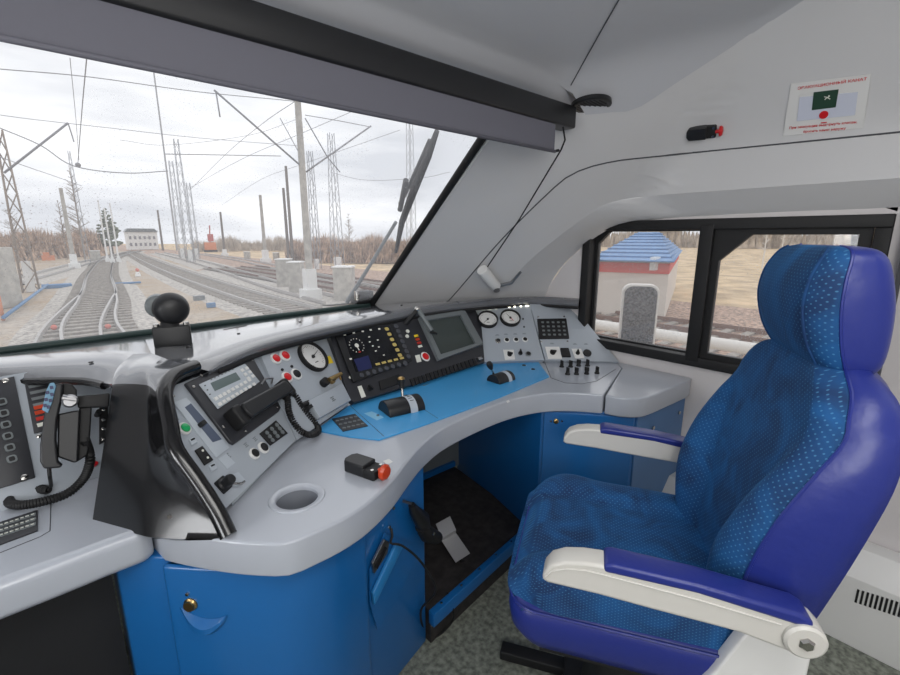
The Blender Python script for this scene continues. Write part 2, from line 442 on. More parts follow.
g_ = G(); g_.box(.005, .46, .56, (WX+.012, .48, 1.167)); struct('window_pane', g_, M['glass'], parent=w2)
g_ = G(); g_.box(.005, .52, .56, (WX+.05, 1.05, 1.167)); struct('window_pane', g_, M['glass'], parent=w2)
g_ = G(); g_.box(.03, .04, .62, (WX+.03, .262, 1.17)); struct('window_rail', g_, M['satin'], parent=w2)
# door-side post right of the window
g_ = G(); g_.box(.05, .012, 1.9, (WX-.02, .135, .98)); struct('trim_4', g_, M['seam'])

# ------------------------------------------------------------------ world and light
w = bpy.data.worlds.new('sky'); bpy.context.scene.world = w; w.use_nodes = True; nt = w.node_tree
bg = nt.nodes['Background']; tc = nt.nodes.new('ShaderNodeTexCoord'); mp = nt.nodes.new('ShaderNodeMapping'); mp.inputs['Scale'].default_value = (1, 1, 5)
nz = nt.nodes.new('ShaderNodeTexNoise'); nz.inputs['Scale'].default_value = 2.2; nz.inputs['Detail'].default_value = 5
cr = nt.nodes.new('ShaderNodeValToRGB'); cr.color_ramp.elements[0].position = .38; cr.color_ramp.elements[0].color = lin((196, 199, 205))
cr.color_ramp.elements[1].position = .62; cr.color_ramp.elements[1].color = lin((240, 241, 243))
L = nt.links.new
L(tc.outputs['Generated'], mp.inputs[0]); L(mp.outputs[0], nz.inputs['Vector']); L(nz.outputs['Fac'], cr.inputs[0]); L(cr.outputs[0], bg.inputs[0])
bg.inputs[1].default_value = 1.35
def area(name, loc, size, energy, rot, col=(1, 1, 1)):
    l = bpy.data.lights.new(name, 'AREA'); l.shape = 'RECTANGLE'; l.size, l.size_y = size; l.energy = energy; l.color = col
    o = bpy.data.objects.new(name, l); COL.objects.link(o); o.location = loc; o.rotation_euler = rot; return o
area('ceiling_fill', (.35, -.35, 2.17), (1.2, .5), 13, (0, 0, 0), (1, .985, .96))  # unseen fill light added to brighten the cab from above
area('rear_fill', (-.6, -1.05, 1.75), (1.0, .8), 20, (math.radians(76), 0, math.radians(-38)), (1, .99, .97))  # unseen fill light added behind the viewer
area('left_fill', (-1.42, .55, 1.2), (1.1, .65), 24, (0, math.radians(-94), 0), (.97, .985, 1))  # fill light added to brighten the pillar and side wall
sun = bpy.data.lights.new('sun', 'SUN'); sun.energy = .6; sun.angle = 1.2; so = bpy.data.objects.new('sun', sun); COL.objects.link(so)
so.rotation_euler = (math.radians(38), 0, math.radians(120))

# housings added round the two unseen fill lights behind the viewer
g_ = G(); g_.box(1.24, .54, .03, (.35, -.35, 2.19)); tag(out('ceiling_fill_housing', g_, M['white_plastic'], bevel=.005), 'flat white housing added for the fill light on the ceiling behind the driver desk', 'lamp')
rl_ = Matrix.Translation((-.6, -1.05, 1.75)) @ Matrix.Rotation(math.radians(-38), 4, 'Z') @ Matrix.Rotation(math.radians(76), 4, 'X')
g_ = G(); g_.box(1.04, .84, .03, (0, 0, .025), rl_); tag(out('rear_fill_housing', g_, M['white_plastic'], bevel=.005), 'square white housing added for the fill light in the rear left corner of the cab', 'lamp')
# ------------------------------------------------------------------ roller blind and its guide
b = thing('roller_blind', (.4, 1.07, 1.82), 'grey roller blind half drawn across the top of the windscreen', 'blind')
KB = .93; YBL = 1.15*KB
def kz(z): return 1.42+(z-1.42)*KB
g_ = G(); g_.grid([[V((x, YBL, kz(z))) for z in (1.752, 1.80, 1.86)] for x in (-1.0, .4, 1.575*KB)]); g_.solidify(.002); out('blind_fabric', g_, M['blindcloth'], b)
g_ = G(); g_.tube([(-1, YBL, kz(1.75)), (1.58*KB, YBL, kz(1.75))], .006, 8); out('bottom_bar', g_, M['blindcloth'], b)
g_ = G(); xe = 1.70*KB; g_.box(xe+1, .07, .078, ((xe-1)/2, YBL+.025, kz(1.892))); out('cassette', g_, M['satin'], b, bevel=.008)
g_ = G(); g_.tube([PY(563, 127, YBL-.01), PY(565, 140, YBL), PY(561, 150, YBL)], .0035, 6); g_.rod((1.575*KB, YBL, kz(1.75)), (1.603*KB, YBL, kz(1.757)), .005); out('cord_hook', g_, M['rubber'], b)
hp = shell_hit(490, 266)
g_ = G(); a = PY(561, 150, YBL); g_.tube([a, a.lerp(hp, .5)+V((0, 0, -.006)), hp+V((-.05, -.03, .0))], .0032, 6)
tag(out('blind_cord', g_, M['rubber']), 'thin black cord running from the blind down to the white cleat on the pillar', 'cord')
c = thing('cord_cleat', hp, 'white tube-shaped cord holder with metal lever fixed on the pillar above the dashboard', 'cord holder')
n_ = -nc; p0 = shell_hit(481, 264)-nc*.04; p1 = shell_hit(495, 281)-nc*.04
g_ = G(); g_.rod(p0, p1, .03, 24); out('body', g_, M['white_plastic'], c, bevel=.004)
g_ = G(); q = p1; g_.tube([q+V((0, 0, .0)), shell_hit(510, 276)-nc*.05, shell_hit(519, 265)-nc*.05], [.010, .009, .007], 8)
g_.rod(q-nc*.03, q+nc*.035, .018); out('lever', g_, M['steel'], c)
# round black vent at the ceiling corner
vp = V((1.79, 1.12, ceil_z(1.79, 1.12)))
q = shell_hit(591, 107)
u, v, n = basis(V((-.08, -.12, -1)).normalized())
t = thing('ceiling_speaker', q, 'round black speaker grille in the corner of the ceiling beside the blind', 'speaker')
fr_ = frame(q+n*-.004, u, v, n)
g_ = G(); g_.lathe([(.074, -.012), (.075, .001), (.071, .004), (.062, .004), (.060, .002), (0, .002)], fr_, 32); out('rim', g_, M['satin'], t)
g_ = G()
for i in range(-4, 5):
    h = math.sqrt(max(0, .054**2-(i*.012)**2)); g_.box(2*h, .004, .002, (0, i*.012, .0025), fr_)
out('grille', g_, M['rubber'], t, merge=False)

# wall sticker and emergency cord box on the upper side wall
qs = [shell_hit(*p) for p in ((783, 136), (863, 128), (871, 74), (791, 84))]
cen = sum(qs, V())/4; u = ((qs[1]-qs[0])+(qs[2]-qs[3])).normalized(); n = u.cross(qs[3]-qs[0]).normalized(); n = n if n.dot(EYEP-cen) > 0 else -n
v = n.cross(u); SM = frame(cen+n*.004, u, v, n)
def sl(x, y):
    p = hitplane(x, y, SM.translation, n)-SM.translation; return V((p.dot(u), p.dot(v)))
t = thing('evacuation_rope_sign', cen, 'white wall sign with red writing, green running-man pictogram and red seal under clear cover', 'sign')
g_ = G(); g_.prism([sl(*p) for p in ((783, 136), (863, 128), (871, 74), (791, 84))], -.004, .0, SM); out('board', g_, M['white_plastic'], t)
def stext(body, x, y, hpx, wpx, m):
    a = sl(x, y); b_ = sl(x+1, y-.1); hh = (sl(x, y-hpx)-sl(x, y)).length; ww = (sl(x+wpx, y)-sl(x, y)).length
    o = textobj('lettering', body, 1, I4(), m, t, bold=.018)
    me = o.data; xx = [k.co.x for k in me.vertices]; yy = [k.co.y for k in me.vertices]
    sx_ = ww/(max(xx)-min(xx)); sy_ = hh/(max(yy)-min(yy)); d = (sl(x+8, y-1)-sl(x-8, y+1)); an = math.atan2(d.y, d.x)*.15
    for k in me.vertices:
        p = V(((k.co.x-(max(xx)+min(xx))/2)*sx_, (k.co.y-(max(yy)+min(yy))/2)*sy_)); k.co = SM @ V((a.x+p.x, a.y+p.y, .0008+(.0003 if k.co.z > 0 else 0)))
stext('ЭВАКУАЦИОННЫЙ КАНАТ', 831, 83.5, 4.2, 72, M['red'])
stext('При эвакуации выдернуть клапан,', 822, 125.2, 3.2, 72, M['red'])
stext('бросить канат наружу', 824, 130.2, 3.0, 44, M['red'])
def srect(name, ps, z0, z1, m, par=t):
    g = G(); g.prism([sl(*p) for p in ps], z0, z1, SM); return out(name, g, m, par)
srect('clear_cover', ((797, 121), (855, 115), (858, 92), (800, 97)), .0, .003, M['glue'])
srect('pictogram', ((812, 110), (836, 107), (839, 89), (814, 92)), .003, .004, M['darkgreen'])
g_ = G(); a = sl(828, 97)
for dx, dy, w_, h_, r_ in ((0, 0, .012, .003, .5), (.003, .004, .004, .004, 0), (-.004, -.003, .009, .0025, .9), (.004, -.004, .009, .0025, -.6), (-.006, .002, .008, .002, -.3)):
    g_.box(w_, h_, .001, (0, 0, 0), SM @ Matrix.Translation((a.x+dx, a.y+dy, .0045)) @ Matrix.Rotation(r_, 4, 'Z'))
out('running_figure', g_, M['ivory'], t, merge=False)
a = sl(824, 114.5); g_ = G(); g_.cyl(.0125, .004, SM @ Matrix.Translation((a.x, a.y, .001)), 24); out('red_seal', g_, M['red'], t)
a = sl(824, 122.5); g_ = G(); g_.box(.016, .003, .003, (a.x, a.y, .0015), SM); out('red_tab', g_, M['red'], t)

def estop(name, M_, label, catn, s=1, red='red'):
    """black vigilance switch: box body with stepped end, screws and a red mushroom on its side"""
    t = thing(name, M_.translation, label, catn)
    g = G(); g.prism([(-.055*s, -.012*s), (-.045*s, -.026*s), (.02*s, -.026*s), (.02*s, .026*s), (-.045*s, .026*s), (-.055*s, .012*s)], 0, .033*s, M_); out('housing', g, M['satin'], t, bevel=.004*s)
    g = G(); g.prism(rrect(.04*s, .05*s, .006*s), 0, .024*s, M_ @ Matrix.Translation((.035*s, 0, 0))); out('end_block', g, M['rubber'], t, bevel=.002*s)
    for k in (-1, 1):
        g = G(); g.cyl(.0045*s, .003*s, M_ @ Matrix.Translation((.044*s, k*.017*s, .024*s)), 12); out('screw', g, M['chrome'], t)
    A = M_ @ Matrix.Translation((.052*s, 0, .02*s)) @ Matrix.Rotation(PI/2, 4, 'Y')
    g = G(); g.lathe([(.007*s, 0), (.007*s, .012*s), (.02*s, .014*s), (.021*s, .02*s), (.016*s, .026*s), (0, .029*s)], A, 24); out('mushroom_button', g, M[red], t)
    return t
q = shell_hit(702, 131); h = 1e-3
gn = -V([(shell_f(q+V([h*(i == j) for j in range(3)]))-shell_f(q))/h for i in range(3)]).normalized()
vv = V((0, 0, 1)); u = vv.cross(gn).normalized(); u = u if u.dot(V((0, -1, 0))) > 0 else -u; v = gn.cross(u)
A = frame(q, u, v, gn) @ Matrix.Rotation(-.02, 4, 'Z')
estop('emergency_switch', A, 'small black emergency switch with red knob mounted on the upper side wall', 'switch', .95)
M['lipblue'] = mat('pocket_edge_blue', (44, 124, 186), .3)
M['slot'] = mat('slate_slot', (78, 88, 108), .5)

# ------------------------------------------------------------------ driver's desk: instrument faces
BZ, TZ = .80, 1.04
B = [PZ(221, 513, BZ), PZ(295, 440, BZ), PZ(350, 404, BZ), PZ(483, 362, BZ), PZ(545, 360, BZ), PX(620, 362, WX-.02)]
T = [PZ(163, 396, TZ), PZ(258, 350, TZ), PZ(327, 333, TZ), PZ(467, 308, TZ), PZ(530, 304, TZ), PX(574, 306, WX-.02)]
F1 = Face(B[0], B[1], (T[0]+T[1])/2); F2 = Face(B[1], B[2], (T[1]+T[2])/2)
F3 = Face(B[2], B[3], (T[2]+T[3])/2); F4 = Face(B[3], B[4], (T[3]+T[4])/2); F5 = Face(B[4], B[5], (T[4]+T[5])/2)
back = [V((p.x, p.y+.012, p.z-.035)) for p in T]; bot = [V((p.x, p.y+.02, p.z-.012)) for p in B]
far = [p+V((0, .22 if i < 4 else .10, -.03)) for i, p in enumerate(back)]; far[5] = back[5]+V((-.02, .08, -.03)); far[4] = back[4]+V((0, .12, -.03))
low = [V((p.x, p.y, .785)) for p in far]; fl = [V((p.x, p.y, .785)) for p in bot]
def housing(i, t):
    if i == 0:
        for L_ in (bot, back, far, low, fl): L_[0] = L_[0]+V((.035, .02, 0))
    g = G(); g.add([bot[i], bot[i+1], back[i+1], back[i], far[i], far[i+1], low[i], low[i+1], fl[i], fl[i+1]], [(0, 1, 2, 3), (3, 2, 5, 4), (4, 5, 7, 6), (6, 7, 9, 8), (8, 9, 1, 0), (0, 3, 4, 6, 8), (1, 2, 5, 7, 9)])
    return out('housing', g, M['panel'], t)

def plate(t, Fc, q, z0, z1, m, name, bevel=0, label=None, parent=None):
    g = G(); g.prism(Fc.pts(q), z0, z1, Fc.M); return out(name, g, m, parent or t, bevel=bevel, label=label)
def cylp(t, Fc, x, y, rp, z0, z1, m, name, parent=None, r2=None, seg=24, bevel=0, label=None):
    g = G(); g.cyl(Fc.r(x, y, rp), z1-z0, Fc.fr(x, y, z0), seg, r2 and Fc.r(x, y, r2)); return out(name, g, m, parent or t, bevel=bevel, label=label)
def button(t, Fc, x, y, rp, col, lab=None, ringm='white_plastic'):
    g = G(); r = Fc.r(x, y, rp); g.lathe([(r, 0), (r, .004), (r*.86, .006), (r*.72, .006), (r*.72, 0)], Fc.fr(x, y), 24); o = out('push_button', g, M[ringm], t, label=lab)
    g = G(); g.lathe([(r*.7, 0), (r*.7, .008), (r*.55, .0095), (0, .0095)], Fc.fr(x, y), 24); out('button_cap', g, M[col], o)
def screw(t, Fc, x, y, z=0, r=.0045):
    g = G(); g.lathe([(r, 0), (r, .002), (r*.6, .0032), (0, .0032)], Fc.fr(x, y, z), 12); out('screw', g, M['chrome'], t)
def knobsw(t, Fc, x, y, s, rot=0, lab=None):
    A = Fc.fr(x, y, 0, rot)
    g = G(); g.lathe([(s, 0), (s, .006), (s*.8, .008), (s*.8, .012)], A, 20); g.prism(rrect(s*.6, s*2.3, s*.25), .012, .024, A); o = out('rotary_switch', g, M['rubber'], t, label=lab); return o
def label_block(t, Fc, x, y, w, h, m='blackmark', n=2):
    g = G(); a = Fc.l(x, y)
    for k in range(n): g.box(w*(1 if k % 2 == 0 else .7), h*.5/n, .0004, (a.x, a.y+(k-(n-1)/2)*h/n, .0004), Fc.M)
    out('engraved_marking', g, M[m], t, merge=False)

# ---- left wing panel
t1 = thing('instrument_panel', F1.o, 'grey left wing panel with green button, slider slot and joystick knob beside the black partition', 'instrument panel')
bq = [(221, 513), (296, 440), (257, 350), (222, 366), (190, 380), (172, 386), (160, 397), (161, 415), (165, 440), (170, 457), (190, 482)]
plate(t1, F1, bq, -.006, 0, M['panel'], 'panel_plate')
sp = plate(t1, F1, [(173, 403), (186, 398), (229, 448), (216, 458)], 0, .003, M['plate'], 'slider_plate', .0008)
plate(t1, F1, [(184, 408), (190, 404), (221, 440), (212, 443)], .003, .0036, M['slot'], 'slider_slot', parent=sp)
g_ = G(); g_.prism(rrect(.016, .012, .003), .0036, .018, F1.fr(199.5, 426, 0)); out('slider_knob', g_, M['rubber'], sp, bevel=.001)
button(t1, F1, 184, 429, 6.3, 'green', 'green push button in a white ring')
for (x, y) in ((192, 442), (212, 468)):
    plate(t1, F1, [(x-4, y-2), (x+1.5, y-5), (x+5, y+1), (x-1, y+4)], 0, .004, M['plate'], 'small_switch', .0008)
    plate(t1, F1, [(x-2.6, y-1.6), (x+1, y-3.4), (x+2, y-2), (x-1.6, y-.2)], .004, .005, M['rubber'], 'switch_slot')
r_ = plate(t1, F1, [(194, 451), (201, 447), (212, 461), (204, 466)], 0, .006, M['rubber'], 'rocker_switch', .001)
for (x, y) in ((201, 452), (206, 459)): cylp(t1, F1, x, y, 1.1, .006, .0075, M['ivory'], 'rocker_mark', parent=r_)
plate(t1, F1, [(218, 459), (226, 454), (235, 463), (227, 469)], 0, .0012, M['plate'], 'label_tag')
label_block(t1, F1, 228, 456, .014, .016, 'grey', 3); label_block(t1, F1, 175, 418, .014, .02, 'grey', 3)
for (x, y) in ((254, 454), (263, 448)):
    button(t1, F1, x, y, 5, 'rubber'); label_block(t1, F1, x-8, y-9, .014, .014, 'grey', 3)
g_ = G(); g_.lathe([(.016, 0), (.016, .005), (.011, .008), (.009, .014), (.013, .017), (.014, .026), (.011, .032), (0, .034)], F1.fr(223, 485), 24); g_.prism(rrect(.036, .036, .004), 0, .003, F1.fr(223, 485)); out('joystick', g_, M['satin'], t1)
plate(t1, F1, [(228, 477), (238, 472), (246, 481), (236, 487)], 0, .0012, M['plate'], 'label_tag')
g_ = G(); g_.tube([F1.fr(226, 488, .02).translation, F1.fr(236, 488, .02).translation, F1.fr(241, 484, .012).translation], .0035, 8); out('joystick_lever', g_, M['chrome'], t1)
kp = plate(t1, F1, [(259, 434), (275, 421), (287, 434), (270, 446)], 0, .005, M['rubber'], 'keypad', .001)
for i in range(3):
    for j in range(3):
        x = 265.5+i*5-.3*j+j*3.1; y = 434-i*4+j*3.6
        cylp(t1, F1, x, y, 1.7, .005, .008, M['grey'], 'key', parent=kp, seg=10)
for (x, y) in ((173, 396), (250, 358), (218, 500)): screw(t1, F1, x, y)
housing(0, t1)
# ---- radio with its display
rd = thing('cab_radio', F1.fr(231, 400).translation, 'black cab radio panel with silver keyboard and small grey-green display in the left wing panel', 'radio')
base = plate(rd, F1, [(183, 385), (245, 355.5), (250, 357), (279, 409), (277, 413), (232, 446), (228, 444)], 0, .01, M['dark_panel'], 'radio_plate', .003)
du = plate(rd, F1, [(196, 387), (242, 366), (257, 384), (215, 411.5)], .01, .014, M['plate'], 'display_unit', .0015)
plate(rd, F1, [(207, 386), (232.5, 375), (237.5, 382), (211.5, 394)], .014, .0148, M['lcd'], 'display', parent=du)
g_ = G()
for k in range(9):
    g_.prism(rrect(.0125, .0095, .001), .014, .0165, F1.fr(212.5+k*4.2, 401.6-k*2.35, 0))
    g_.prism(rrect(.0125, .0095, .001), .014, .0165, F1.fr(216.3+k*4.3, 407-k*2.5, 0))
for k in range(3):
    for j in range(2): g_.prism(rrect(.0125, .0095, .001), .014, .0165, F1.fr(239+k*3.1+j*4.6, 373+k*4.0-j*2.2, 0))
out('radio_keys', g_, M['white_plastic'], du, merge=False)
g_ = G()
for k in range(7): g_.box(.006, .002, .0006, (0, 0, .0145), F1.fr(208+k*3.6, 382.5-k*1.7, 0))
for k in range(3): g_.box(.005, .003, .0006, (0, 0, .0168), F1.fr(201+k*2.4, 389+k*4.4, 0))
out('printed_marks', g_, M['blackmark'], du, merge=False, kind='stuff')
for (x, y) in ((191, 389), (199, 377.5), (237, 360), (250, 362), (221, 429), (243, 433), (275, 409)): screw(rd, F1, x, y, .01)
# cradle + handset lying across the radio
hs = thing('handset', F1.fr(253, 407, .03).translation, 'black telephone handset lying across the cab radio with coiled cord', 'handset')
def P1(x, y, z): return F1.fr(x, y, z).translation
a, b_ = P1(233, 421, .038), P1(276, 395, .038); ax = (b_-a); Ln = ax.length; ux = ax.normalized(); nz_ = F1.n; vy = nz_.cross(ux)
HM = frame((a+b_)/2, ux, vy, nz_)
g_ = G(); g_.prism([(-Ln*.5, -.026), (Ln*.5, -.024), (Ln*.53, .0), (Ln*.5, .02), (-Ln*.5, .022), (-Ln*.53, 0)], -.008, .022, HM); out('grip', g_, M['satin'], hs, bevel=.006)
for s_, nm in ((-1, 'earpiece'), (1, 'mouthpiece')):
    g_ = G(); g_.prism(rrect(.036, .062, .012), -.03, .012, HM @ Matrix.Translation((s_*Ln*.56, -.002, 0))); out(nm, g_, M['rubber'], hs, bevel=.006)
g_ = G(); g_.tube([P1(265, 389, .03), P1(263, 386, .045), P1(254, 388, .05), P1(250, 394, .05)], .003, 6); out('hanging_loop', g_, M['steel'], hs)
def coil(pts, r, turns, wr, n=12, seg=5):
    c = resample(cat(pts, 10), turns*n+1); res = []; u = None
    for i, p in enumerate(c):
        tt = (c[min(i+1, len(c)-1)]-c[max(i-1, 0)]).normalized()
        if u is None: u = basis(tt)[0]
        u = (u-tt*u.dot(tt)).normalized(); w_ = tt.cross(u); an = 2*PI*i/n
        res.append(p+u*r*math.cos(an)+w_*r*math.sin(an))
    g = G(); g.tube(res, wr, seg); return g
DZ = .785
g_ = coil([P1(279, 393, .03), P1(281, 403, .03), P1(282, 415, .03), P1(286, 426, .03), P1(295, 437, .03), P1(305, 440, .03), P1(312, 436, .03), P1(312, 428, .02), P1(304, 418, .02), P1(296, 407, .02), P1(291, 399, .02), P1(285, 396, .015)], .0075, 56, .0032)
out('coiled_cord', g_, M['rubber'], hs)
g_ = G(); g_.rod(P1(283, 397, .0), P1(283, 397, .03), .012); out('cord_socket', g_, M['rubber'], hs)

# ---- brake gauge panel
t2 = thing('instrument_panel', F2.o, 'grey panel with three red buttons, a black button and one large white pressure gauge', 'instrument panel')
plate(t2, F2, [(297, 440), (349, 404), (326.5, 333), (258.5, 350)], -.035, 0, M['panel'], 'panel_plate')
for x, y, c_ in ((275.5, 359, 'red'), (284.7, 356, 'red'), (286.7, 377.5, 'red'), (296, 374.5, 'rubber')): button(t2, F2, x, y, 5, c_)
for x, y in ((282, 370), (291.5, 366.7), (271, 351)): cylp(t2, F2, x, y, 1.2, 0, .004, M['rubber'], 'indicator', seg=10)
def gauge(t, Fc, x, y, rp, ang, red=None, lab=None, deep=.02):
    r = Fc.r(x, y, rp); A = Fc.fr(x, y)
    g = G(); g.lathe([(r, 0), (r, deep), (r*.96, deep+.002), (r*.90, deep+.002), (r*.88, deep-.006), (r*.88, .001)], A, 40); o = out('pressure_gauge', g, M['rubber'], t, label=lab)
    g = G(); g.cyl(r*.89, .002, A @ Matrix.Translation((0, 0, deep-.012)), 40); out('dial', g, M['white_plastic'], o)
    g = G(); z = deep-.0095
    for k in range(25):
        a_ = math.radians(-50+280*k/24); l = .12 if k % 4 == 0 else .06
        g.box(r*l, r*.02, .0004, (0, 0, 0), A @ Matrix.Rotation(a_, 4, 'Z') @ Matrix.Translation((r*(.76-l/2), 0, z)))
    g.box(r*.3, r*.05, .0004, (0, -r*.38, z), A)
    out('dial_marks', g, M['blackmark'], o, merge=False)
    g = G(); B_ = A @ Matrix.Rotation(math.radians(ang), 4, 'Z')
    g.add([B_ @ V(p) for p in ((-r*.2, -r*.03, z+.002), (r*.66, -r*.012, z+.002), (r*.66, r*.012, z+.002), (-r*.2, r*.03, z+.002))], [(0, 1, 2, 3)]); g.cyl(r*.11, .004, A @ Matrix.Translation((0, 0, z)), 16)
    out('needle', g, M['blackmark'], o, merge=False)
    if red is not None:
        g = G(); B_ = A @ Matrix.Rotation(math.radians(red), 4, 'Z'); g.add([B_ @ V(p) for p in ((0, -r*.05, z+.003), (r*.5, -r*.02, z+.003), (r*.5, r*.02, z+.003), (0, r*.05, z+.003))], [(0, 1, 2, 3)]); out('red_needle', g, M['redmark'], o)
gauge(t2, F2, 312, 357.5, 12.8, 20, deep=.016)
plate(t2, F2, [(325.3, 358), (329.7, 355.5), (333.5, 363), (326.5, 364)], 0, .0008, M['yellow'], 'warning_sticker')
g_ = G(); g_.lathe([(.014, 0), (.014, .01), (.009, .014), (.009, .03)], F2.fr(331, 381), 16); g_.rod(P1(331, 381, 0)*0+F2.fr(324, 384, .03).translation, F2.fr(336, 378, .03).translation, .008); g_.rod(F2.fr(334, 379, .03).translation, F2.fr(336, 384, .03).translation, .004)
out('brass_valve', g_, M['brass'], t2, merge=False)
cylp(t2, F2, 322.7, 384, 3.3, 0, .025, M['rubber'], 'black_knob', bevel=.003)
fb = plate(t2, F2, [(305, 404), (339, 386), (347.5, 403), (316, 421)], .0, .022, M['panel'], 'flap_cover', .002)
label_block(t2, F2, 329, 402, .02, .02, 'grey', 3)
bpy.context.scene.collection.objects[-1].location += F2.n*.0225
g_ = G(); g_.rod(F2.fr(300, 407, .01).translation, F2.fr(307, 404, .01).translation, .009); g_.box(.02, .012, .03, (0, 0, .01), F2.fr(306, 410)); out('flap_hinge', g_, M['rubber'], t2, merge=False)

housing(1, t2)
# ---- centre black panel
t3 = thing('instrument_panel', F3.o, 'wide black centre panel with speed display, button row and ribbed lower strip', 'instrument panel')
plate(t3, F3, [(328, 333), (474, 308), (495, 350), (489, 361), (354, 403), (349, 399)], -.03, .004, M['dark_panel'], 'panel_plate', .002)
dd = thing('driver_display', F3.fr(372, 350).translation, 'black driver display with round speed dial, yellow symbols and a blue field', 'display')
plate(dd, F3, [(333, 335), (391, 325), (410.5, 362), (352, 384), (345, 366)], .004, .016, M['satin'], 'display_housing', .002)
sc_ = plate(dd, F3, [(341, 334.5), (387.5, 327), (402.5, 361), (354, 374)], .016, .0168, M['screen'], 'screen')
g_ = G(); R0 = F3.r(355, 347, 7)
A = F3.fr(355, 347.5, .0172)
for k in range(13):
    a_ = math.radians(-60+300*k/12); g_.box(R0*.12, R0*.12, .0004, (R0*math.cos(a_), R0*math.sin(a_), 0), A)
g_.cyl(R0*.3, .0006, A, 16); g_.box(R0*.14, R0*.8, .0005, (-R0*.0, -R0*.35, 0), A)
for x, y in ((343, 337), (352, 335), (361, 333.5), (369, 332), (377.5, 331), (349, 361)): g_.box(.011, .007, .0005, (0, 0, 0), F3.fr(x, y, .0172))
for x, y in ((367.5, 339), (368, 344), (371, 348), (374, 353), (376, 342), (377, 349), (382, 357)): g_.box(.009, .005, .0005, (0, 0, 0), F3.fr(x, y, .0172))
out('white_symbols', g_, M['ivory'], sc_, merge=False)
g_ = G()
for k in range(6): g_.prism(rrect(.021, .017, .006), .0168, .0174, F3.fr(385+k*2.6, 331+k*5.2, 0))
for k in range(5): g_.box(.022, .010, .0005, (0, 0, 0), F3.fr(376+k*6, 366-k*1.5, .0172))
out('yellow_symbols', g_, M['gold'], sc_, merge=False)
g_ = G(); g_.box(.012, .005, .0005, (0, 0, 0), F3.fr(358, 354, .0174)); out('red_symbol', g_, M['redmark'], sc_)
plate(dd, F3, [(352, 361.5), (366.5, 357.5), (370.5, 370), (357, 373.5)], .0168, .0175, M['navy'], 'blue_field', parent=sc_)
for k in range(7): cylp(dd, F3, 394.5+k*2.05, 328+k*5, 2.1, .0155, .019, M['menu'], 'menu_key', seg=14, r2=1.7)
for k in range(8): cylp(dd, F3, 360+k*6.2, 377-k*1.75, 2.3, .0155, .019, M['menu'], 'menu_key', seg=14, r2=1.9)
for x, y in ((349.5, 378), (353.5, 377)): cylp(t3, F3, x, y, 1.3, .004, .007, M['ivory'], 'indicator', seg=10)
plate(t3, F3, [(357, 387), (361, 386), (365.5, 397), (361, 398.5)], .004, .0048, M['ivory'], 'white_label')
knobsw(t3, F3, 369, 389, .011, .5)
plate(t3, F3, [(378, 382), (398, 375), (400, 384), (380, 391)], .004, .010, M['rubber'], 'card_slot', .001)
g_ = G()
for k in range(17):
    x = 409+k*3.9; g_.prism([F3.l(x, 380-k*1.28), F3.l(x+2.4, 379.2-k*1.28), F3.l(x+5, 386-k*1.3), F3.l(x+2.6, 387-k*1.3)], .004, .009, F3.M)
out('ribbed_strip', g_, M['rubber'], t3, merge=False)
g_ = G(); g_.prism(F3.pts([(422.5, 386), (443, 381), (444, 384), (423.5, 389)]), .004, .0058, F3.M); out('name_plate', g_, M['brass'], t3)
button(t3, F3, 425, 357, 4.3, 'red', 'red push button in a pale ring')
plate(t3, F3, [(414.5, 356), (419, 355), (421, 362), (416.5, 363)], .004, .0048, M['ivory'], 'white_label')
for x, y, m_ in ((415.5, 336.5, 'yellow'), (417, 340, 'orange'), (418.5, 343.5, 'redmark'), (419.5, 347, 'ivory')):
    g_ = G(); g_.box(.022, .011, .004, (0, 0, .006), F3.fr(x, y)); out('indicator', g_, M[m_], t3)
for x, y in ((407, 332), (406.5, 337)): cylp(t3, F3, x, y, 1.6, .004, .009, M['ivory'], 'indicator', seg=12)
g_ = G(); g_.box(.03, .018, .02, (0, 0, .012), F3.fr(478, 360)); out('latch', g_, M['steel'], t3, bevel=.002)
housing(2, t3)
# monitor in its pale frame
mo = thing('cab_monitor', F3.fr(448, 338).translation, 'grey-framed blank monitor in the right half of the black centre panel', 'monitor')
oq = [(417, 319.5), (462.5, 312), (481, 346), (436.5, 362)]; iq = [(423, 323), (458.5, 317), (473.5, 345.5), (438.5, 356.5)]
g_ = G(); o2 = F3.pts(oq); i2 = F3.pts(iq)
for k in range(4):
    k2 = (k+1) % 4; q = [o2[k], o2[k2], i2[k2], i2[k]]
    g_.add([F3.M @ V((p.x, p.y, z)) for z, f in ((.004, 0), (.022, 0)) for p in q], [(0, 1, 2, 3), (7, 6, 5, 4), (0, 4, 5, 1), (1, 5, 6, 2), (2, 6, 7, 3), (3, 7, 4, 0)])
out('monitor_frame', g_, M['grey'], mo, bevel=.0015)
plate(mo, F3, [(422, 322.5), (459, 316.5), (474, 346), (438, 357)], .004, .010, M['mon'], 'screen')
# small reading lamp swung over the centre panel
la = thing('reading_lamp', F3.fr(411, 318).translation, 'grey rod-shaped reading lamp hanging in front of the panel between the two displays', 'lamp')
g_ = G(); g_.rod(F3.fr(405, 324, .0).translation, F3.fr(411, 317, .055).translation, .012); out('lamp_mount', g_, M['rubber'], la)
g_ = G(); g_.ball(.015, F3.fr(411, 316, .06).translation, 16); out('joint', g_, M['chrome'], la)
g_ = G(); g_.rod(F3.fr(412, 317, .06).translation, F3.fr(426, 336, .05).translation, .011, 16); out('lamp_tube', g_, M['grey'], la)
g_ = G(); g_.rod(F3.fr(425, 338, .05).translation, F3.fr(431, 339, .05).translation, .006); out('switch_tip', g_, M['rubber'], la)

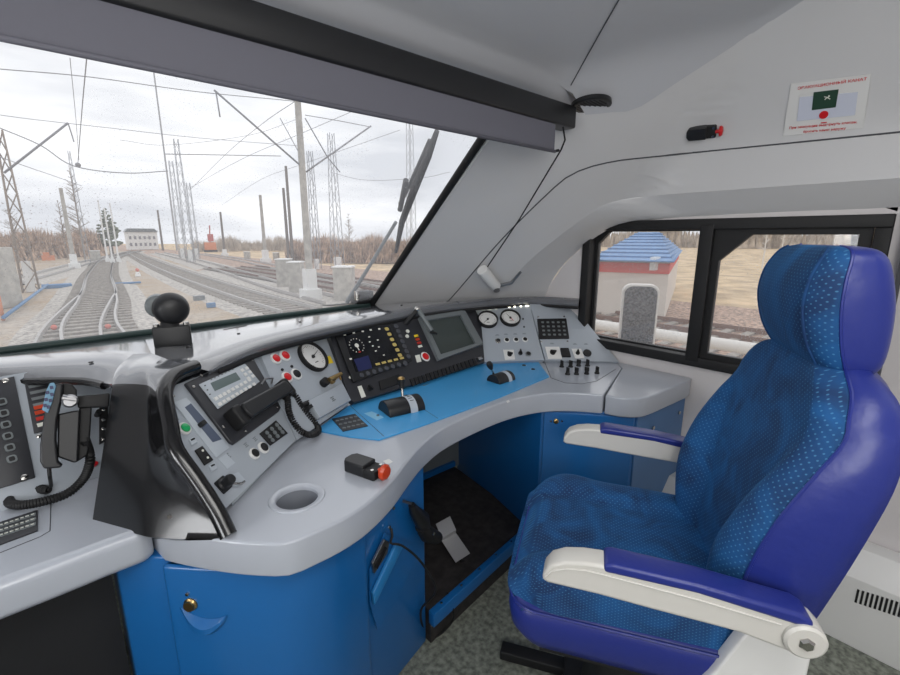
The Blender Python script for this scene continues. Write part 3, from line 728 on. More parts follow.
# ---- twin gauge panel
t4 = thing('instrument_panel', F4.o, 'grey panel with two small round pressure gauges above rows of black switches', 'instrument panel')
plate(t4, F4, [(484, 362), (544, 360), (529.5, 304), (467.5, 308)], -.035, 0, M['panel'], 'panel_plate')
gauge(t4, F4, 487.5, 320.5, 10, 225, lab='left gauge with a black needle', deep=.02); gauge(t4, F4, 510, 319, 10, 120, 300, lab='right gauge with black and red needles', deep=.02)
for k, (x, y) in enumerate(((498, 341), (506.7, 340.3), (516, 340), (525, 339.7))):
    button(t4, F4, x, y, 2.9, 'rubber', ringm='white_plastic' if k else 'chrome'); label_block(t4, F4, x-.8, y-6, .022, .010, 'grey', 2)
plate(t4, F4, [(503, 350), (513.5, 350), (515, 359.5), (505, 360)], 0, .003, M['white_plastic'], 'switch_plate')
knobsw(t4, F4, 509.5, 355, .012, 1.2); knobsw(t4, F4, 520.3, 353.5, .011, 0.1); button(t4, F4, 528.3, 354, 2.9, 'rubber', ringm='grey')
for x, y in ((477.5, 328.5), (523, 319), (524, 327)): cylp(t4, F4, x, y, .9, 0, .003, M['rubber'], 'indicator', seg=8)
housing(3, t4)
# ---- right wing panel
t5 = thing('instrument_panel', F5.o, 'grey triangular right wing panel with square keypad and white switches beside the side window', 'instrument panel')
plate(t5, F5, [(545.5, 360), (619, 362), (573.5, 306), (530, 304)], -.035, 0, M['panel'], 'panel_plate')
kp = plate(t5, F5, [(537, 319.5), (566, 319), (569, 339), (539, 339.5)], 0, .007, M['rubber'], 'keypad', .001)
for i in range(5):
    for j in range(4):
        g_ = G(); g_.prism(rrect(.014, .011, .002), .007, .0095, F5.fr(542.3+i*5.2+j*.5, 323.2+j*4.1)); out('key', g_, M['grey'], kp)
for x, y in ((538, 317), (564, 316.7), (541, 341.7), (567.5, 341.3)): screw(t5, F5, x, y, 0, .005)
plate(t5, F5, [(545, 347), (559, 347), (562, 359), (548, 359)], 0, .003, M['white_plastic'], 'switch_plate')
knobsw(t5, F5, 552.5, 353, .014, 1.5)
plate(t5, F5, [(560, 349), (568, 349), (570.5, 357.5), (562, 357.5)], 0, .012, M['rubber'], 'toggle_block', .001)
plate(t5, F5, [(571.5, 349), (581, 349), (584.5, 358.5), (575, 358.5)], 0, .003, M['white_plastic'], 'switch_plate')
knobsw(t5, F5, 577.5, 353.5, .011, .1)
cylp(t5, F5, 587, 353.5, 4, 0, .010, M['rubber'], 'round_switch', bevel=.002)
for x, y in ((552, 343.5), (575, 344), (586, 344)): label_block(t5, F5, x, y, .022, .010, 'grey', 2)

housing(4, t5)
# ------------------------------------------------------------------ worktop
WZ = .78
def wpoly(q, z=.70): return [PZ(x, y, z) for x, y in q]
fr_edge = wpoly([(165, 560), (190, 566), (232, 573), (262, 575.5), (290, 575), (316, 564), (345, 549), (370, 531), (393, 507), (410, 483), (425, 465), (446, 448), (481, 430), (512, 418), (544, 411.5), (575, 411), (602, 413)])
fr_edge = resample(cat(fr_edge, 4), 60)
seamB = PZ(622, 368, WZ); back_ = [V((p.x, p.y+.03, 0)) for p in (B[5], B[4], B[3], B[2], B[1])]+[V((.30, 1.35, 0)), V((.06, 1.35, 0))]
def slab(poly, z0, z1, name, m, bev, parent=None):
    g = G(); g.prism([(p.x, p.y) for p in poly], z0, z1); return out(name, g, m, parent, bevel=bev, seg=5)
main = fr_edge+[V((seamB.x-.003, seamB.y, 0)), V((WX-.01, 1.12, 0))]+back_
cup = PZ(297, 497.5, WZ)
wt = thing('worktop', (.9, 1.2, .69), 'long curved light grey worktop in front of the driver with a round cup hole', 'worktop')
g_ = G(); g_.prism([(p.x, p.y) for p in main], .695, WZ)
o = out('worktop_slab', g_, M['desk'], wt, bevel=.028, seg=5)
# bore the cup hole
cg = G(); cg.cyl(.0515, .2, Matrix.Translation((cup.x, cup.y, WZ-.1)), 40); cutter = out('cutter', cg, M['desk'])
md = o.modifiers.new('b', 'BOOLEAN'); md.object = cutter; md.solver = 'EXACT'
dg = bpy.context.evaluated_depsgraph_get(); dg.update(); me = bpy.data.meshes.new_from_object(o.evaluated_get(dg)); o.modifiers.clear(); o.data = me
bpy.data.objects.remove(cutter)
g_ = G(); g_.lathe([(.069, .0), (.067, .003), (.060, .0035), (.0535, .001), (.051, -.004), (.0505, -.010)], Matrix.Translation((cup.x, cup.y, WZ)), 48, caps=False); cu = out('cup_holder', g_, M['desk'], wt)
M['cupshade'] = mat('cup_shade_grey', (120, 124, 132), .5)  # darker desk grey: shade inside the cup hole painted into the colour
g_ = G(); g_.lathe([(.0512, -.006), (.047, -.062), (.044, -.068), (0, -.068)], Matrix.Translation((cup.x, cup.y, WZ)), 48, caps=False); out('shaded_cup_well', g_, M['cupshade'], cu)
# keypad, markings row: eight black knobs on the right of the worktop
FT = Face(V((0, 0, WZ)), V((1, 0, WZ)), V((0, 1, WZ)))
FT = Face(PZ(560, 372, WZ), PZ(600, 371, WZ), PZ(560, 350, WZ))
for q in ([(561.7, 367), (570.6, 367), (578.6, 366), (587.5, 366)], [(567.6, 374.5), (576.4, 374.5), (586.6, 374), (597, 373.5)]):
    for k, (x, y) in enumerate(q):
        A = FT.fr(x, y, 0, .2+.3*(k % 3))
        g_ = G(); g_.lathe([(.012, 0), (.012, .005), (.009, .008), (.009, .016), (.007, .018)], A, 16); g_.prism(rrect(.008, .022, .003), .016, .034, A); out('toggle_knob', g_, M['rubber'], wt)
g_ = G(); g_.tube([FT.fr(x, y, .0004).translation for x, y in ((545, 363), (551, 378), (565, 383), (582, 384), (597, 381), (616, 369))], .0012, 4); out('inlay_seam', g_, M['seam'], wt)
g_ = G(); g_.prism([FT.l(*p) for p in ((383, 461), (389, 459), (393, 462), (387, 465))], 0, .0008, FT.M); out('white_sticker', g_, M['white_plastic'], wt)
g_ = G(); g_.prism([FT.l(*p) for p in ((506, 401), (509, 400), (510, 402), (507, 403))], 0, .0008, FT.M); out('white_sticker', g_, M['white_plastic'], wt)
# end section of the worktop at the side wall
e2 = wpoly([(604, 413), (618, 416), (633, 417), (643, 416), (652, 413), (686, 397.5)])
e2 = resample(cat(e2[:5], 4), 16)+[e2[5]]
lst = e2[-1]; endp = e2+[V((WX-.005, lst.y+(WX-lst.x)*.1, 0)), V((WX-.005, 1.12, 0)), V((WX-.02, 1.12, 0)), V((seamB.x+.001, seamB.y, 0))]
tag(slab(endp, .695, WZ, 'worktop', M['desk'], .028), 'short end piece of grey worktop against the side wall below the window', 'worktop')
g_ = G(); q = [PZ(x, y, WZ) for x, y in ((606, 401), (633, 404), (646, 400), (672, 384))]
# light blue operating plate
bp_ = thing('control_plate', PZ(430, 400, WZ), 'light blue control plate let into the worktop in front of the displays', 'control plate')
FB = FT
bq = [(316, 431.5), (352, 404.5), (415, 383), (484, 362), (537, 361), (549, 377.5), (500, 398), (460, 413), (420, 427.5), (379, 441), (350, 438)]
g_ = G(); g_.prism([FB.l(*p) for p in bq], 0, .006, FB.M); out('blue_plate', g_, M['sky_blue'], bp_, bevel=.001)
g_ = G(); g_.tube([FB.fr(x, y, .0062).translation for x, y in ((350, 407), (384, 438))], .001, 4); g_.tube([FB.fr(x, y, .0062).translation for x, y in ((421, 409), (438, 420))], .0008, 4); out('plate_seam', g_, M['seam'], bp_, merge=False)
kp = None
g_ = G(); g_.prism([FB.l(*p) for p in ((332, 421), (355, 416), (368, 428), (343, 433.5))], .006, .009, FB.M); kp = out('keypad', g_, M['dark_panel'], bp_)
for i in range(5):
    for j in range(3):
        a = FB.l(337.5+i*4.6+j*3.4, 423.3-i*1.05+j*3.6); g_ = G(); g_.prism(rrect(.011, .009, .002), .009, .011, FB.at(a)); out('key', g_, M['grey'], kp)
for x, y in ((524, 366.5), (533, 370.5)): button(bp_, FB, x, y, 2.8, 'rubber', ringm='white_plastic')
g_ = G(); g_.prism([FB.l(*p) for p in ((364, 415), (372, 413), (384, 419), (377, 422))], .006, .0066, FB.M); out('printed_label', g_, mat('pale_blue_print', (130, 190, 225), .4), bp_)
cylp(bp_, FB, 378, 417.5, 1.5, .006, .010, M['chrome'], 'screw', seg=12)
# traction controller: half drum with a lever
def drum(name, x0, x1, y0, y1, rad, label, cat_):
    a, b_ = FB.fr(x0, y0, .006).translation, FB.fr(x1, y1, .006).translation; ux = (b_-a).normalized(); Ln = (b_-a).length; vy = V((0, 0, 1)).cross(ux); A = frame((a+b_)/2, ux, vy, V((0, 0, 1)))
    t = thing(name, (a+b_)/2, label, cat_)
    def arc(l0, l1, r):
        g = G(); ring_ = []
        for k in range(17):
            an = PI*k/16; ring_.append((r*math.cos(an), max(0, r*math.sin(an)*.9)))
        g.add([A @ V((l0, p[0], p[1])) for p in ring_]+[A @ V((l1, p[0], p[1])) for p in ring_], [tuple(range(17)), tuple(reversed(range(17, 34)))]+[(k, k+1, 18+k, 17+k) for k in range(16)]+[(16, 0, 17, 33)])
        return g
    out('drum_cover', arc(-Ln/2, Ln/2, rad), M['satin'], t, bevel=.003)
    out('index_band', arc(Ln*.08, Ln*.28, rad+.0015), M['plate'], t)
    return t, A, Ln
tc_, A, Ln = drum('traction_controller', 384, 419, 415, 407, .052, 'black half-drum traction controller with upright lever on the blue plate', 'controller')
g_ = G()
for k in range(7):
    an = math.radians(40+k*14); g_.box(Ln*.1, .003, .001, (Ln*.18, (.0540)*math.cos(an), .0540*math.sin(an)*.9), A)
out('scale_marks', g_, M['blackmark'], tc_, merge=False)
hb = A @ V((Ln*.1, .02, .035)); ht = hb+V((0.01, .02, .052))
g_ = G(); g_.rod(hb, ht, .005, 12); out('lever', g_, M['chrome'], tc_)
g_ = G(); u, v, n = basis(ht-hb); g_.lathe([(.008, -.02), (.011, 0), (.016, .012), (.012, .014)], frame(ht, u, v, n), 20); out('lever_grip', g_, M['rubber'], tc_)
g_ = G(); g_.ball(.0145, ht+n*.018, 20, (1, 1, .6)); out('lever_knob', g_, M['brass'], tc_)
bl_, A, Ln = drum('brake_controller', 493, 509, 384, 379, .04, 'small black brake controller with ball-topped lever on the right of the blue plate', 'controller')
hb = A @ V((-Ln*.3, .01, .02)); ht = PZ(491, 368, WZ+.075)
g_ = G(); g_.rod(hb, ht, .005, 12); out('lever', g_, M['chrome'], bl_)
u, v, n = basis(ht-hb); g_ = G(); g_.lathe([(.007, -.006), (.012, .008), (.014, .022), (.012, .032), (0, .036)], frame(ht, u, v, n), 20); out('lever_grip', g_, M['rubber'], bl_)
# red emergency button on the worktop edge
p = PZ(364, 472, WZ); d = (PZ(384, 479, WZ)-p).normalized(); A = frame(p, d, V((0, 0, 1)).cross(d), V((0, 0, 1)))
estop('vigilance_switch', A, 'black vigilance switch with orange-red mushroom on the worktop next to the cup hole', 'switch', 1.05, 'orange')

# ------------------------------------------------------------------ cowl over the instruments
lipz = 1.075
def cowl_rows(pts, crest, sill, drop=.0):
    """cross sections from under the lip, round its nose, over the crest, back to the windscreen sill"""
    rows = []
    for (T_, nrm, bk) in pts:
        rows.append([T_-nrm*.02+V((0, 0, -.004)), T_+nrm*.035+V((0, 0, -.004)), T_+nrm*.046+V((0, 0, .004)), T_+nrm*.05+V((0, 0, .016)), T_+nrm*.045+V((0, 0, .028)), T_+nrm*.03+V((0, 0, .037)), T_+V((0, 0, .042)), T_.lerp(bk, .04)+V((0, 0, .0425)), T_.lerp(bk, .5)+V((0, 0, .028)), bk])
    return rows
TT = resample(cat([PZ(193, 376, TZ), V(PZ(216, 366, TZ)), T[1], T[2], PZ(400, 318, TZ), T[3], T[4], T[5]+V((.0, 0, 0)), T[5]+V((.015, -.02, 0))], 8), 48)
def inward(i):
    a = TT[max(0, i-1)]; b = TT[min(len(TT)-1, i+1)]; d = (b-a).normalized(); n = V((d.y, -d.x, 0)); return n
def backpt(p, i):
    t = i/(len(TT)-1); x = p.x+.0
    if p.x < 1.25: return WS(p.x+.02, 1.035)+V((0, .0, 0))
    # along the chamfered pillar
    k = min(1, (p.x-1.25)/(WX-1.25)); q = A0.lerp(V((WX, 1.5, 1.05)), k); return V((q.x+.03*(1-k), q.y+.03, 1.045))
ctp = cowl_rows([(p, inward(i), backpt(p, i)) for i, p in enumerate(TT)], lipz, 1.04)
ctp[0] = [a.lerp(b, 1) for a, b in zip(ctp[0], [ctp[0][0], ctp[0][1], ctp[0][2], ctp[0][3], PZ(189, 366, 1.08), PZ(187, 365, 1.084), PZ(180, 363, 1.085), PZ(168, 359.5, 1.085), PZ(151, 353, 1.08), WS(.25, 1.035)])]
g_ = G(); g_.grid(ctp)
cw = thing('dashboard_cowl', (.9, 1.8, 1.02), 'long dark glossy cowl arching over the instrument panels below the windscreen', 'cowl')
out('cowl_top', g_, M['cowl'], cw)
g_ = G(); g_.tube([r[7].lerp(r[9], .42)+V((0, 0, .0015)) for r in ctp[:26]], .0018, 5); out('cowl_joint', g_, M['seam'], cw)
g_ = G(); g_.tube([r[1].lerp(r[2], .5)+V((0, 0, -.001)) for r in ctp[1:]], .010, 8); out('lip_shade', g_, M['rubber'], cw)  # black tube added to imitate the dark reflection under the cowl nose
for k in (1, 6, 12, 18, 24, 30):
    r = ctp[k]; g_ = G(); p = r[7].lerp(r[8], .5)+V((0, 0, .001)); g_.cyl(.006, .002, Matrix.Translation(p), 12); out('cover_plug', g_, M['rubber'], cw)
g_ = G()
for i in list(range(5, 16))+list(range(36, 42)):
    pass
for t_, Fc, (xa, ya), (xb, yb) in ((t2, F2, (264, 350.5), (322, 336.5)), (t4, F4, (471, 310), (527, 306.3))):
    g_ = G()
    for k in range(10): a = Fc.l(xa+(xb-xa)*k/9, ya+(yb-ya)*k/9); g_.box(.010 if k % 3 else .02, .006, .004, (a.x, a.y, .004), Fc.M)
    out('strip_light', g_, M['led'], t_, merge=False, kind='stuff')
# small slot cover on the cowl at the windscreen
g_ = G(); q = [PZ(*p, 1.06) for p in ((223, 330), (247, 325), (246, 329), (230, 333))]; g_.prism([(p.x, p.y) for p in q], 1.045, 1.062); out('defroster_slot', g_, M['rubber'], cw)

# ------------------------------------------------------------------ black partition between the two desks
pt = thing('desk_partition', (.1, 1.15, .78), 'large black glossy partition between the left desk and the driver console', 'partition')
ci = 0
b0, b1, b2, b3 = PZ(92, 520, WZ), PZ(146, 534, WZ), PZ(219, 544, WZ-.01), PZ(230, 531, WZ)
# rim follows the sloping side of the left wing panel
rimL = [b3+V((0, 0, .01)), F1.fr(222, 513, .02).translation]
rim = [F1.M @ V((F1.l(x, y).x, F1.l(x, y).y, .022)) for x, y in ((222, 541), (211, 518), (190, 485), (172, 460), (166.5, 447), (164, 430), (160, 410), (159, 397), (163, 386), (172, 378), (190, 371))]
rim = resample(cat(rim, 6), 30)
g_ = G(); g_.tube(rim, [.0185]*30, 12); out('rim', g_, M['black'], pt)
rimo = [p-F1.u*.013-F1.n*.004 for p in rim]
zlo, zhi = WZ-.004, 1.045
a0_, a1_ = PZ(92, 520, WZ), PZ(112, 389, zhi); b0_, b1_ = PZ(149, 536, WZ), PZ(149, 391, zhi)
rl = [p for p in rimo if p.z < zhi+.004]
def rim_at(z):
    for s, e in zip(rl, rl[1:]):
        if s.z <= z <= e.z: return s.lerp(e, (z-s.z)/(e.z-s.z))
    return rl[0].copy() if z < rl[0].z else rl[-1].copy()
skin = []
for k in range(19):
    z = zlo+(zhi-zlo)*k/18; f = k/18; a = a0_.lerp(a1_, f); b = b0_.lerp(b1_, f); c = rim_at(z); a.z = b.z = z; c = V((c.x, c.y, z)); 
    cv = [a, a.lerp(b, .45), a.lerp(b, .86), b.lerp((a+c)/2, .07), b.lerp(c, .16), b.lerp(c, .6), c]
    skin.append(resample(cat(cv, 6), 28))
capL = [skin[-1][0], PZ(113, 378, 1.06), PZ(119, 366, 1.072), PZ(133, 354, 1.082)]
capR = [skin[-1][-1], PZ(161, 384, 1.062), PZ(172, 374, 1.075), ctp[0][5]]
NR = 12
cl = resample(cat(capL, 6), NR+1); crr = resample(cat(capR, 6), NR+1)
topc = resample([cl[-1], ctp[0][8], ctp[0][7], ctp[0][6], crr[-1]], 28); botc = skin[-1]; cap = []
for i in range(NR+1):
    s = i/NR; row = []
    for j_ in range(28):
        t = j_/27; p = botc[j_].lerp(topc[j_], s)+cl[i].lerp(crr[i], t)-((botc[0].lerp(botc[-1], t)).lerp(topc[0].lerp(topc[-1], t), s))
        p.z += .022*math.sin(PI*min(1, s*1.0))*(1-s)*math.sin(PI*t)**.5*1.3; row.append(p)
    cap.append(row)
foot_ = resample(cat([PZ(92, 521, WZ-.01), PZ(118, 529, WZ-.012), PZ(140, 535, .766), PZ(152, 538, .763), PZ(185, 541.5, .757), PZ(221, 545, .752)], 6), 28)
g_ = G(); g_.grid([foot_]+skin+cap[1:2]); out('side_skin', g_, M['black'], pt, sharp=70)
g_ = G(); g_.grid(cap[1:]); out('top_cap', g_, M['cowl'], pt, sharp=70)
g_ = G(); g_.cyl(.005, .003, frame(PZ(169, 514, .84)+V((-.0, -.01, 0)), *basis(V((-.6, -.8, 0)))), 12); out('screw', g_, M['chrome'], pt)

# ------------------------------------------------------------------ camera/headset device on the cowl
dv = thing('dash_camera', PZ(173, 346, 1.07), 'black ball-headed device on a bracket standing on the cowl against the windscreen', 'camera')
A = Matrix.Translation(PZ(174, 345, 1.07)) @ Matrix.Rotation(math.radians(-14), 4, 'Z')
g_ = G(); g_.box(.106, .045, .066, (0, 0, .033), A); out('bracket', g_, M['satin'], dv, bevel=.004)
for s_ in (-1, 1):
    g_ = G(); g_.cyl(.009, .01, A @ Matrix.Translation((s_*.042, 0, .064)), 16); out('bolt', g_, M['chrome'], dv)
bc = PY(171, 308.5, (A @ V((0, 0, 0))).y)
g_ = G(); g_.cyl(.03, .02, A @ Matrix.Translation((-.005, 0, .064)), 24, r2=.022); g_.rod(A @ V((-.005, 0, .08)), bc, .022, 20); out('neck', g_, M['rubber'], dv, merge=False)
g_ = G(); dirv = (EYEP-bc).normalized(); u, v, n = basis(V((dirv.x, dirv.y, 0)))
g_.lathe([(0, -.03), (.035, -.03), (.05, -.012), (.053, .008), (.046, .026), (.03, .036), (0, .04)], frame(bc, u, v, n), 32); out('ball_head', g_, M['satin'], dv)
g_ = G(); g_.lathe([(.036, -.03), (.036, .02), (.03, .024), (0, .024)], frame(bc+V((-.03, .035, .008)), u, v, n), 24); out('lens_barrel', g_, M['grey'], dv)
g_ = G(); g_.prism(rrect(.125, .10, .02), 0, .004, Matrix.Translation(PZ(190, 362, 1.083)) @ Matrix.Rotation(math.radians(-5), 4, 'Z'));

# ------------------------------------------------------------------ left desk
FL = Face(PZ(0, 512, WZ), PZ(90, 480, WZ), PZ(40, 378, TZ))
FW2 = Face(PZ(0, 550, WZ), PZ(50, 535, WZ), PZ(20, 500, WZ))
ld = [V((-1.2, .95, 0)), V((-.6, 1.04, 0))]+[PZ(0, 622, .70), PZ(60, 598, .70), PZ(110, 577, .70), PZ(150, 561.5, .70)]
dv_ = (ld[5]-ld[2]).normalized(); ld[0] = ld[2]-dv_*1.0; ld[1] = ld[2]-dv_*.5
ld.append(ld[5]+V((.012, .018, 0))); ld += [V((.098, 1.30, 0)), V((.098, 1.62, 0)), V((-1.2, 1.42, 0))]
tag(slab(ld, .695, WZ, 'worktop', M['desk'], .028), 'grey left worktop with rounded front edge, left of the black partition', 'worktop')
tL = thing('instrument_panel', FL.o, 'grey left desk panel behind the hanging handset, with two black button plates', 'instrument panel')
a0 = FL.l(0, 512); aw = FL.l(118, 470)
g_ = G(); g_.prism([(-.95, -.01), (.30, -.01), (.30, .34), (-.95, .34)], -.01, 0, FL.M); out('panel_plate', g_, M['panel'], tL)
p_ = plate(tL, FL, [(-30, 388), (14, 377), (35, 478), (-20, 495)], 0, .006, M['dark_panel'], 'button_plate', .001)
for k in range(6): 
    g_ = G(); g_.prism(rrect(.019, .019, .006), .006, .011, FL.fr(1.5+k*2.0, 403+k*11.4)); out('square_button', g_, M['grey'], p_)
    g_ = G(); g_.prism(rrect(.011, .011, .003), .011, .0125, FL.fr(1.5+k*2.0, 403+k*11.4)); out('button_cap', g_, M['rubber'], p_)
screw(tL, FL, 5, 381.5, .006, .007); screw(tL, FL, 24, 478, .006, .007)
p_ = plate(tL, FL, [(24, 380), (51, 376), (60, 428), (34, 434)], 0, .005, M['dark_panel'], 'indicator_plate', .001)
for k in range(4): 
    g_ = G(); g_.box(.04, .008, .001, (0, 0, .006), FL.fr(38+k*1.5, 386+k*6)); out('label_strip', g_, M['grey'], p_)
for y, m_ in ((408, 'orange'), (413, 'orange'), (419, 'redmark'), (425, 'ivory')):
    g_ = G(); g_.box(.020, .010, .003, (0, 0, .006), FL.fr(38.5+(y-408)*.2, y)); out('indicator', g_, M[m_], p_)
for x, y in ((28, 377), (42, 375), (39, 436)): screw(tL, FL, x, y, 0, .006)
p_ = plate(tL, FL, [(99, 400), (107, 398), (108, 440), (99, 445)], 0, .01, M['rubber'], 'terminal_strip', .001)
for y in (411, 421, 430, 440): screw(tL, FL, 102.5, y, .01, .005)
cylp(tL, FL, 97, 415, 3.2, 0, .03, M['rubber'], 'black_knob'); cylp(tL, FL, 94.5, 465, 2.6, 0, .02, M['red'], 'red_button', bevel=.002)
g_ = G(); g_.prism(FW2.pts([(-60, 543), (38, 511), (38, 531.5), (-60, 568)]), 0, .004, FW2.M); kpt = tag(out('keypad', g_, M['dark_panel'], bevel=.001), 'black keypad with pale keys set flat into the left worktop', 'keypad')
cnt = 0
for i in range(9):
    for j in range(3):
        x = 33-i*5.2; y = 516.6+i*1.75+j*5.0-(0 if True else 0)
        g_ = G(); g_.prism(rrect(.0115, .0115, .002), .004, .0065, FW2.fr(x, y)); out('key', g_, M['grey'], kpt)
        g_ = G(); g_.box(.006, .0025, .0006, (0, -.001, .007), FW2.fr(x, y)); out('key_mark', g_, M['ivory'], kpt)
g_ = G(); g_.tube([FW2.fr(x, y, .0004).translation for x, y in ((-30, 565), (40, 537), (50, 531), (51, 500))], .001, 4); tag(out('worktop_inlay_seam', g_, M['seam']), 'fine dark seam round the keypad inlay of the left worktop', 'seam')
# left cowl
lt = [(-.9, 0)]
p0, p1 = PZ(0, 378, 1.035), PZ(60, 374, 1.035); p2 = PZ(84, 378, 1.03); p3 = PZ(110, 390, 1.02)
dl = (p1-p0).normalized()
LT = resample(cat([p0-dl*1.0, p0-dl*.5, p0, p1, p2, p3], 6), 24)
rowsL = []
for i, p in enumerate(LT):
    a = LT[max(0, i-1)]; b_ = LT[min(23, i+1)]; d = (b_-a).normalized(); n = V((d.y, -d.x, 0)); bk = WS(p.x+.03*(i/23), 1.035)
    rowsL.append([p-n*.04, p+n*.01, p+n*.022+V((0, 0, .008)), p+n*.02+V((0, 0, .022)), p+V((0, 0, .032)), p.lerp(bk, .05)+V((0, 0, .0335)), p.lerp(bk, .3)+V((0, 0, .034)), p.lerp(bk, .7)+V((0, 0, .02)), bk])
tgt = [PZ(110, 392, 1.015), PZ(111, 389, 1.03), PZ(112, 384, 1.045), PZ(114, 376, 1.056), PZ(118, 368, 1.068), PZ(121, 365, 1.072), PZ(133, 354, 1.082), ctp[0][8].copy(), ctp[0][9].copy()]
for i in range(12, 24):
    t_ = ((i-11)/12)**1.5
    rowsL[i] = [a.lerp(b, t_) for a, b in zip(rowsL[i], tgt)]
g_ = G(); g_.grid(rowsL)
lc = thing('dashboard_cowl', PZ(40, 365, 1.03), 'dark glossy cowl over the left desk, ending at the black partition', 'cowl')
out('cowl_top', g_, M['cowl'], lc)
g_ = G(); g_.tube([r[1].lerp(r[2], .5)+V((0, 0, -.002)) for r in rowsL[:-2]], .011, 8); out('lip_shade', g_, M['black'], lc)  # dark tube standing in for the shaded nose of the left cowl
g_ = G(); p = rowsL[19][5]+V((0, 0, .002)); g_.cyl(.006, .002, Matrix.Translation(p), 12); out('cover_plug', g_, M['rubber'], lc)
# hanging handset with blue keys
hh = thing('radio_handset', PY(60, 440, 1.4), 'black radio handset with pale blue keys hanging upright on its holder over the left desk', 'handset')
def Q(x, y, d): return EYEP+ray(x, y).normalized()*d
D = 1.42
def slabp(q, d0, th, m, nm, par, bev=.004):
    g = G(); fr = [Q(x, y, d0) for x, y in q]; bk = [p+ray(80, 430).normalized()*th for p in fr]
    n_ = len(q); g.add(fr+bk, [tuple(range(n_)), tuple(reversed(range(n_, 2*n_)))]+[(i, (i+1) % n_, n_+(i+1) % n_, n_+i) for i in range(n_)]); return out(nm, g, m, par, bevel=bev)
slabp([(44, 414), (49, 390), (55, 384), (63, 383), (62, 398), (57, 420), (56, 440), (58, 462), (63, 465), (60, 468), (44, 469), (40, 462), (40, 445)], D, .045, M['satin'], 'grip', hh)
kk_ = slabp([(42, 410), (46, 391), (50, 383), (54, 382.5), (56, 386), (52, 403), (48, 413)], D-.008, .01, M['keyblue'], 'key_field', hh, .001)
for (x, y) in ((51.5, 387.5), (47.5, 392.5), (52, 394.5), (46, 399.5), (50.5, 400.5), (45, 405.5), (48.5, 407)):
    g_ = G(); c_ = Q(x, y, D-.009); u, v, n = basis(-ray(x, y)); g_.prism(rrect(.0062, .0078, .0015), 0, .002, frame(c_, u, v, n)); out('key', g_, M['navy'], kk_)
hd = thing('handset_holder', Q(80, 400, D), 'black bracket and cradle holding the upright radio handset at the partition', 'holder')
slabp([(62, 383), (72, 384), (77, 390), (77, 402), (62, 404)], D+.02, .05, M['rubber'], 'cradle_head', hd)
slabp([(58, 414), (72, 411), (80, 410), (78, 462), (74, 463), (57, 457)], D+.015, .05, M['satin'], 'cradle_body', hd)
slabp([(76, 396), (110, 393), (109, 407), (78, 408)], D+.03, .03, M['rubber'], 'bracket_arm', hd)
slabp([(79, 408), (92, 406), (90, 440), (88, 455), (77, 462)], D+.035, .03, M['rubber'], 'bracket_plate', hd)
g_ = G(); c_ = Q(70, 401, D+.0); u, v, n = basis(-ray(70, 401)); g_.lathe([(.016, -.03), (.016, .004), (.012, .008), (0, .008)], frame(c_, u, v, n), 20); g_.rod(Q(62, 398, D), Q(76, 400, D), .009); out('steel_bolt', g_, M['steel'], hd, merge=False)
g_ = coil([PZ(48, 490, WZ+.02), PZ(38, 489, WZ+.015), PZ(24, 491, WZ+.014), PZ(12, 497, WZ+.014), PZ(10, 503, WZ+.014), PZ(22, 505, WZ+.014), PZ(45, 501, WZ+.016), PZ(68, 493, WZ+.02), PZ(84, 478, WZ+.045), PZ(90, 462, WZ+.085), PZ(89, 452, WZ+.11), PZ(85, 440, WZ+.15)], .0078, 70, .0036)
g_.tube(cat([Q(49, 468, D+.02), Q(50, 478, D+.03), PZ(51, 486, WZ+.03), PZ(48, 490, WZ+.02)], 6), .004, 8)
tag(out('coiled_cord', g_, M['rubber'], merge=False), 'black coiled cord lying on the left worktop below the upright handset', 'cord')

# ------------------------------------------------------------------ blue cabinets
# left pedestal: side panel, door with rounded edges, pocket, knee-hole face
pc = thing('pedestal_cabinet', (.35, 1.1, 0), 'blue metal pedestal cabinet under the driver worktop with rounded lockable door', 'cabinet')
top_z = .70
plan = [V((-.03, 1.32, 0)), V((.115, 1.14, 0)), V((.225, 1.02, 0)), V((.32, .93, 0)), V((.44, .925, 0)), V((.60, .985, 0)), V((.862, 1.10, 0)), V((.862, 1.95, 0)), V((-.03, 1.95, 0))]
pl_px = [PZ(118, 583, .695), PZ(161, 566, .69)]
lf = [V((pl_px[0].x, pl_px[0].y, 0)), V((.112, 1.10, 0))]
base_plan = [V((.019, 1.2, 0)), V((.10, 1.115, 0)), V((.205, 1.03, 0)), V((.31, .965, 0)), V((.43, .965, 0)), V((.56, 1.01, 0)), V((.70, 1.06, 0)), V((.862, 1.105, 0)), V((.862, 1.9, 0)), V((.019, 1.9, 0))]
g_ = G(); g_.prism([(p.x, p.y) for p in base_plan], FZ, top_z); out('carcass', g_, M['blue'], pc, bevel=.006)
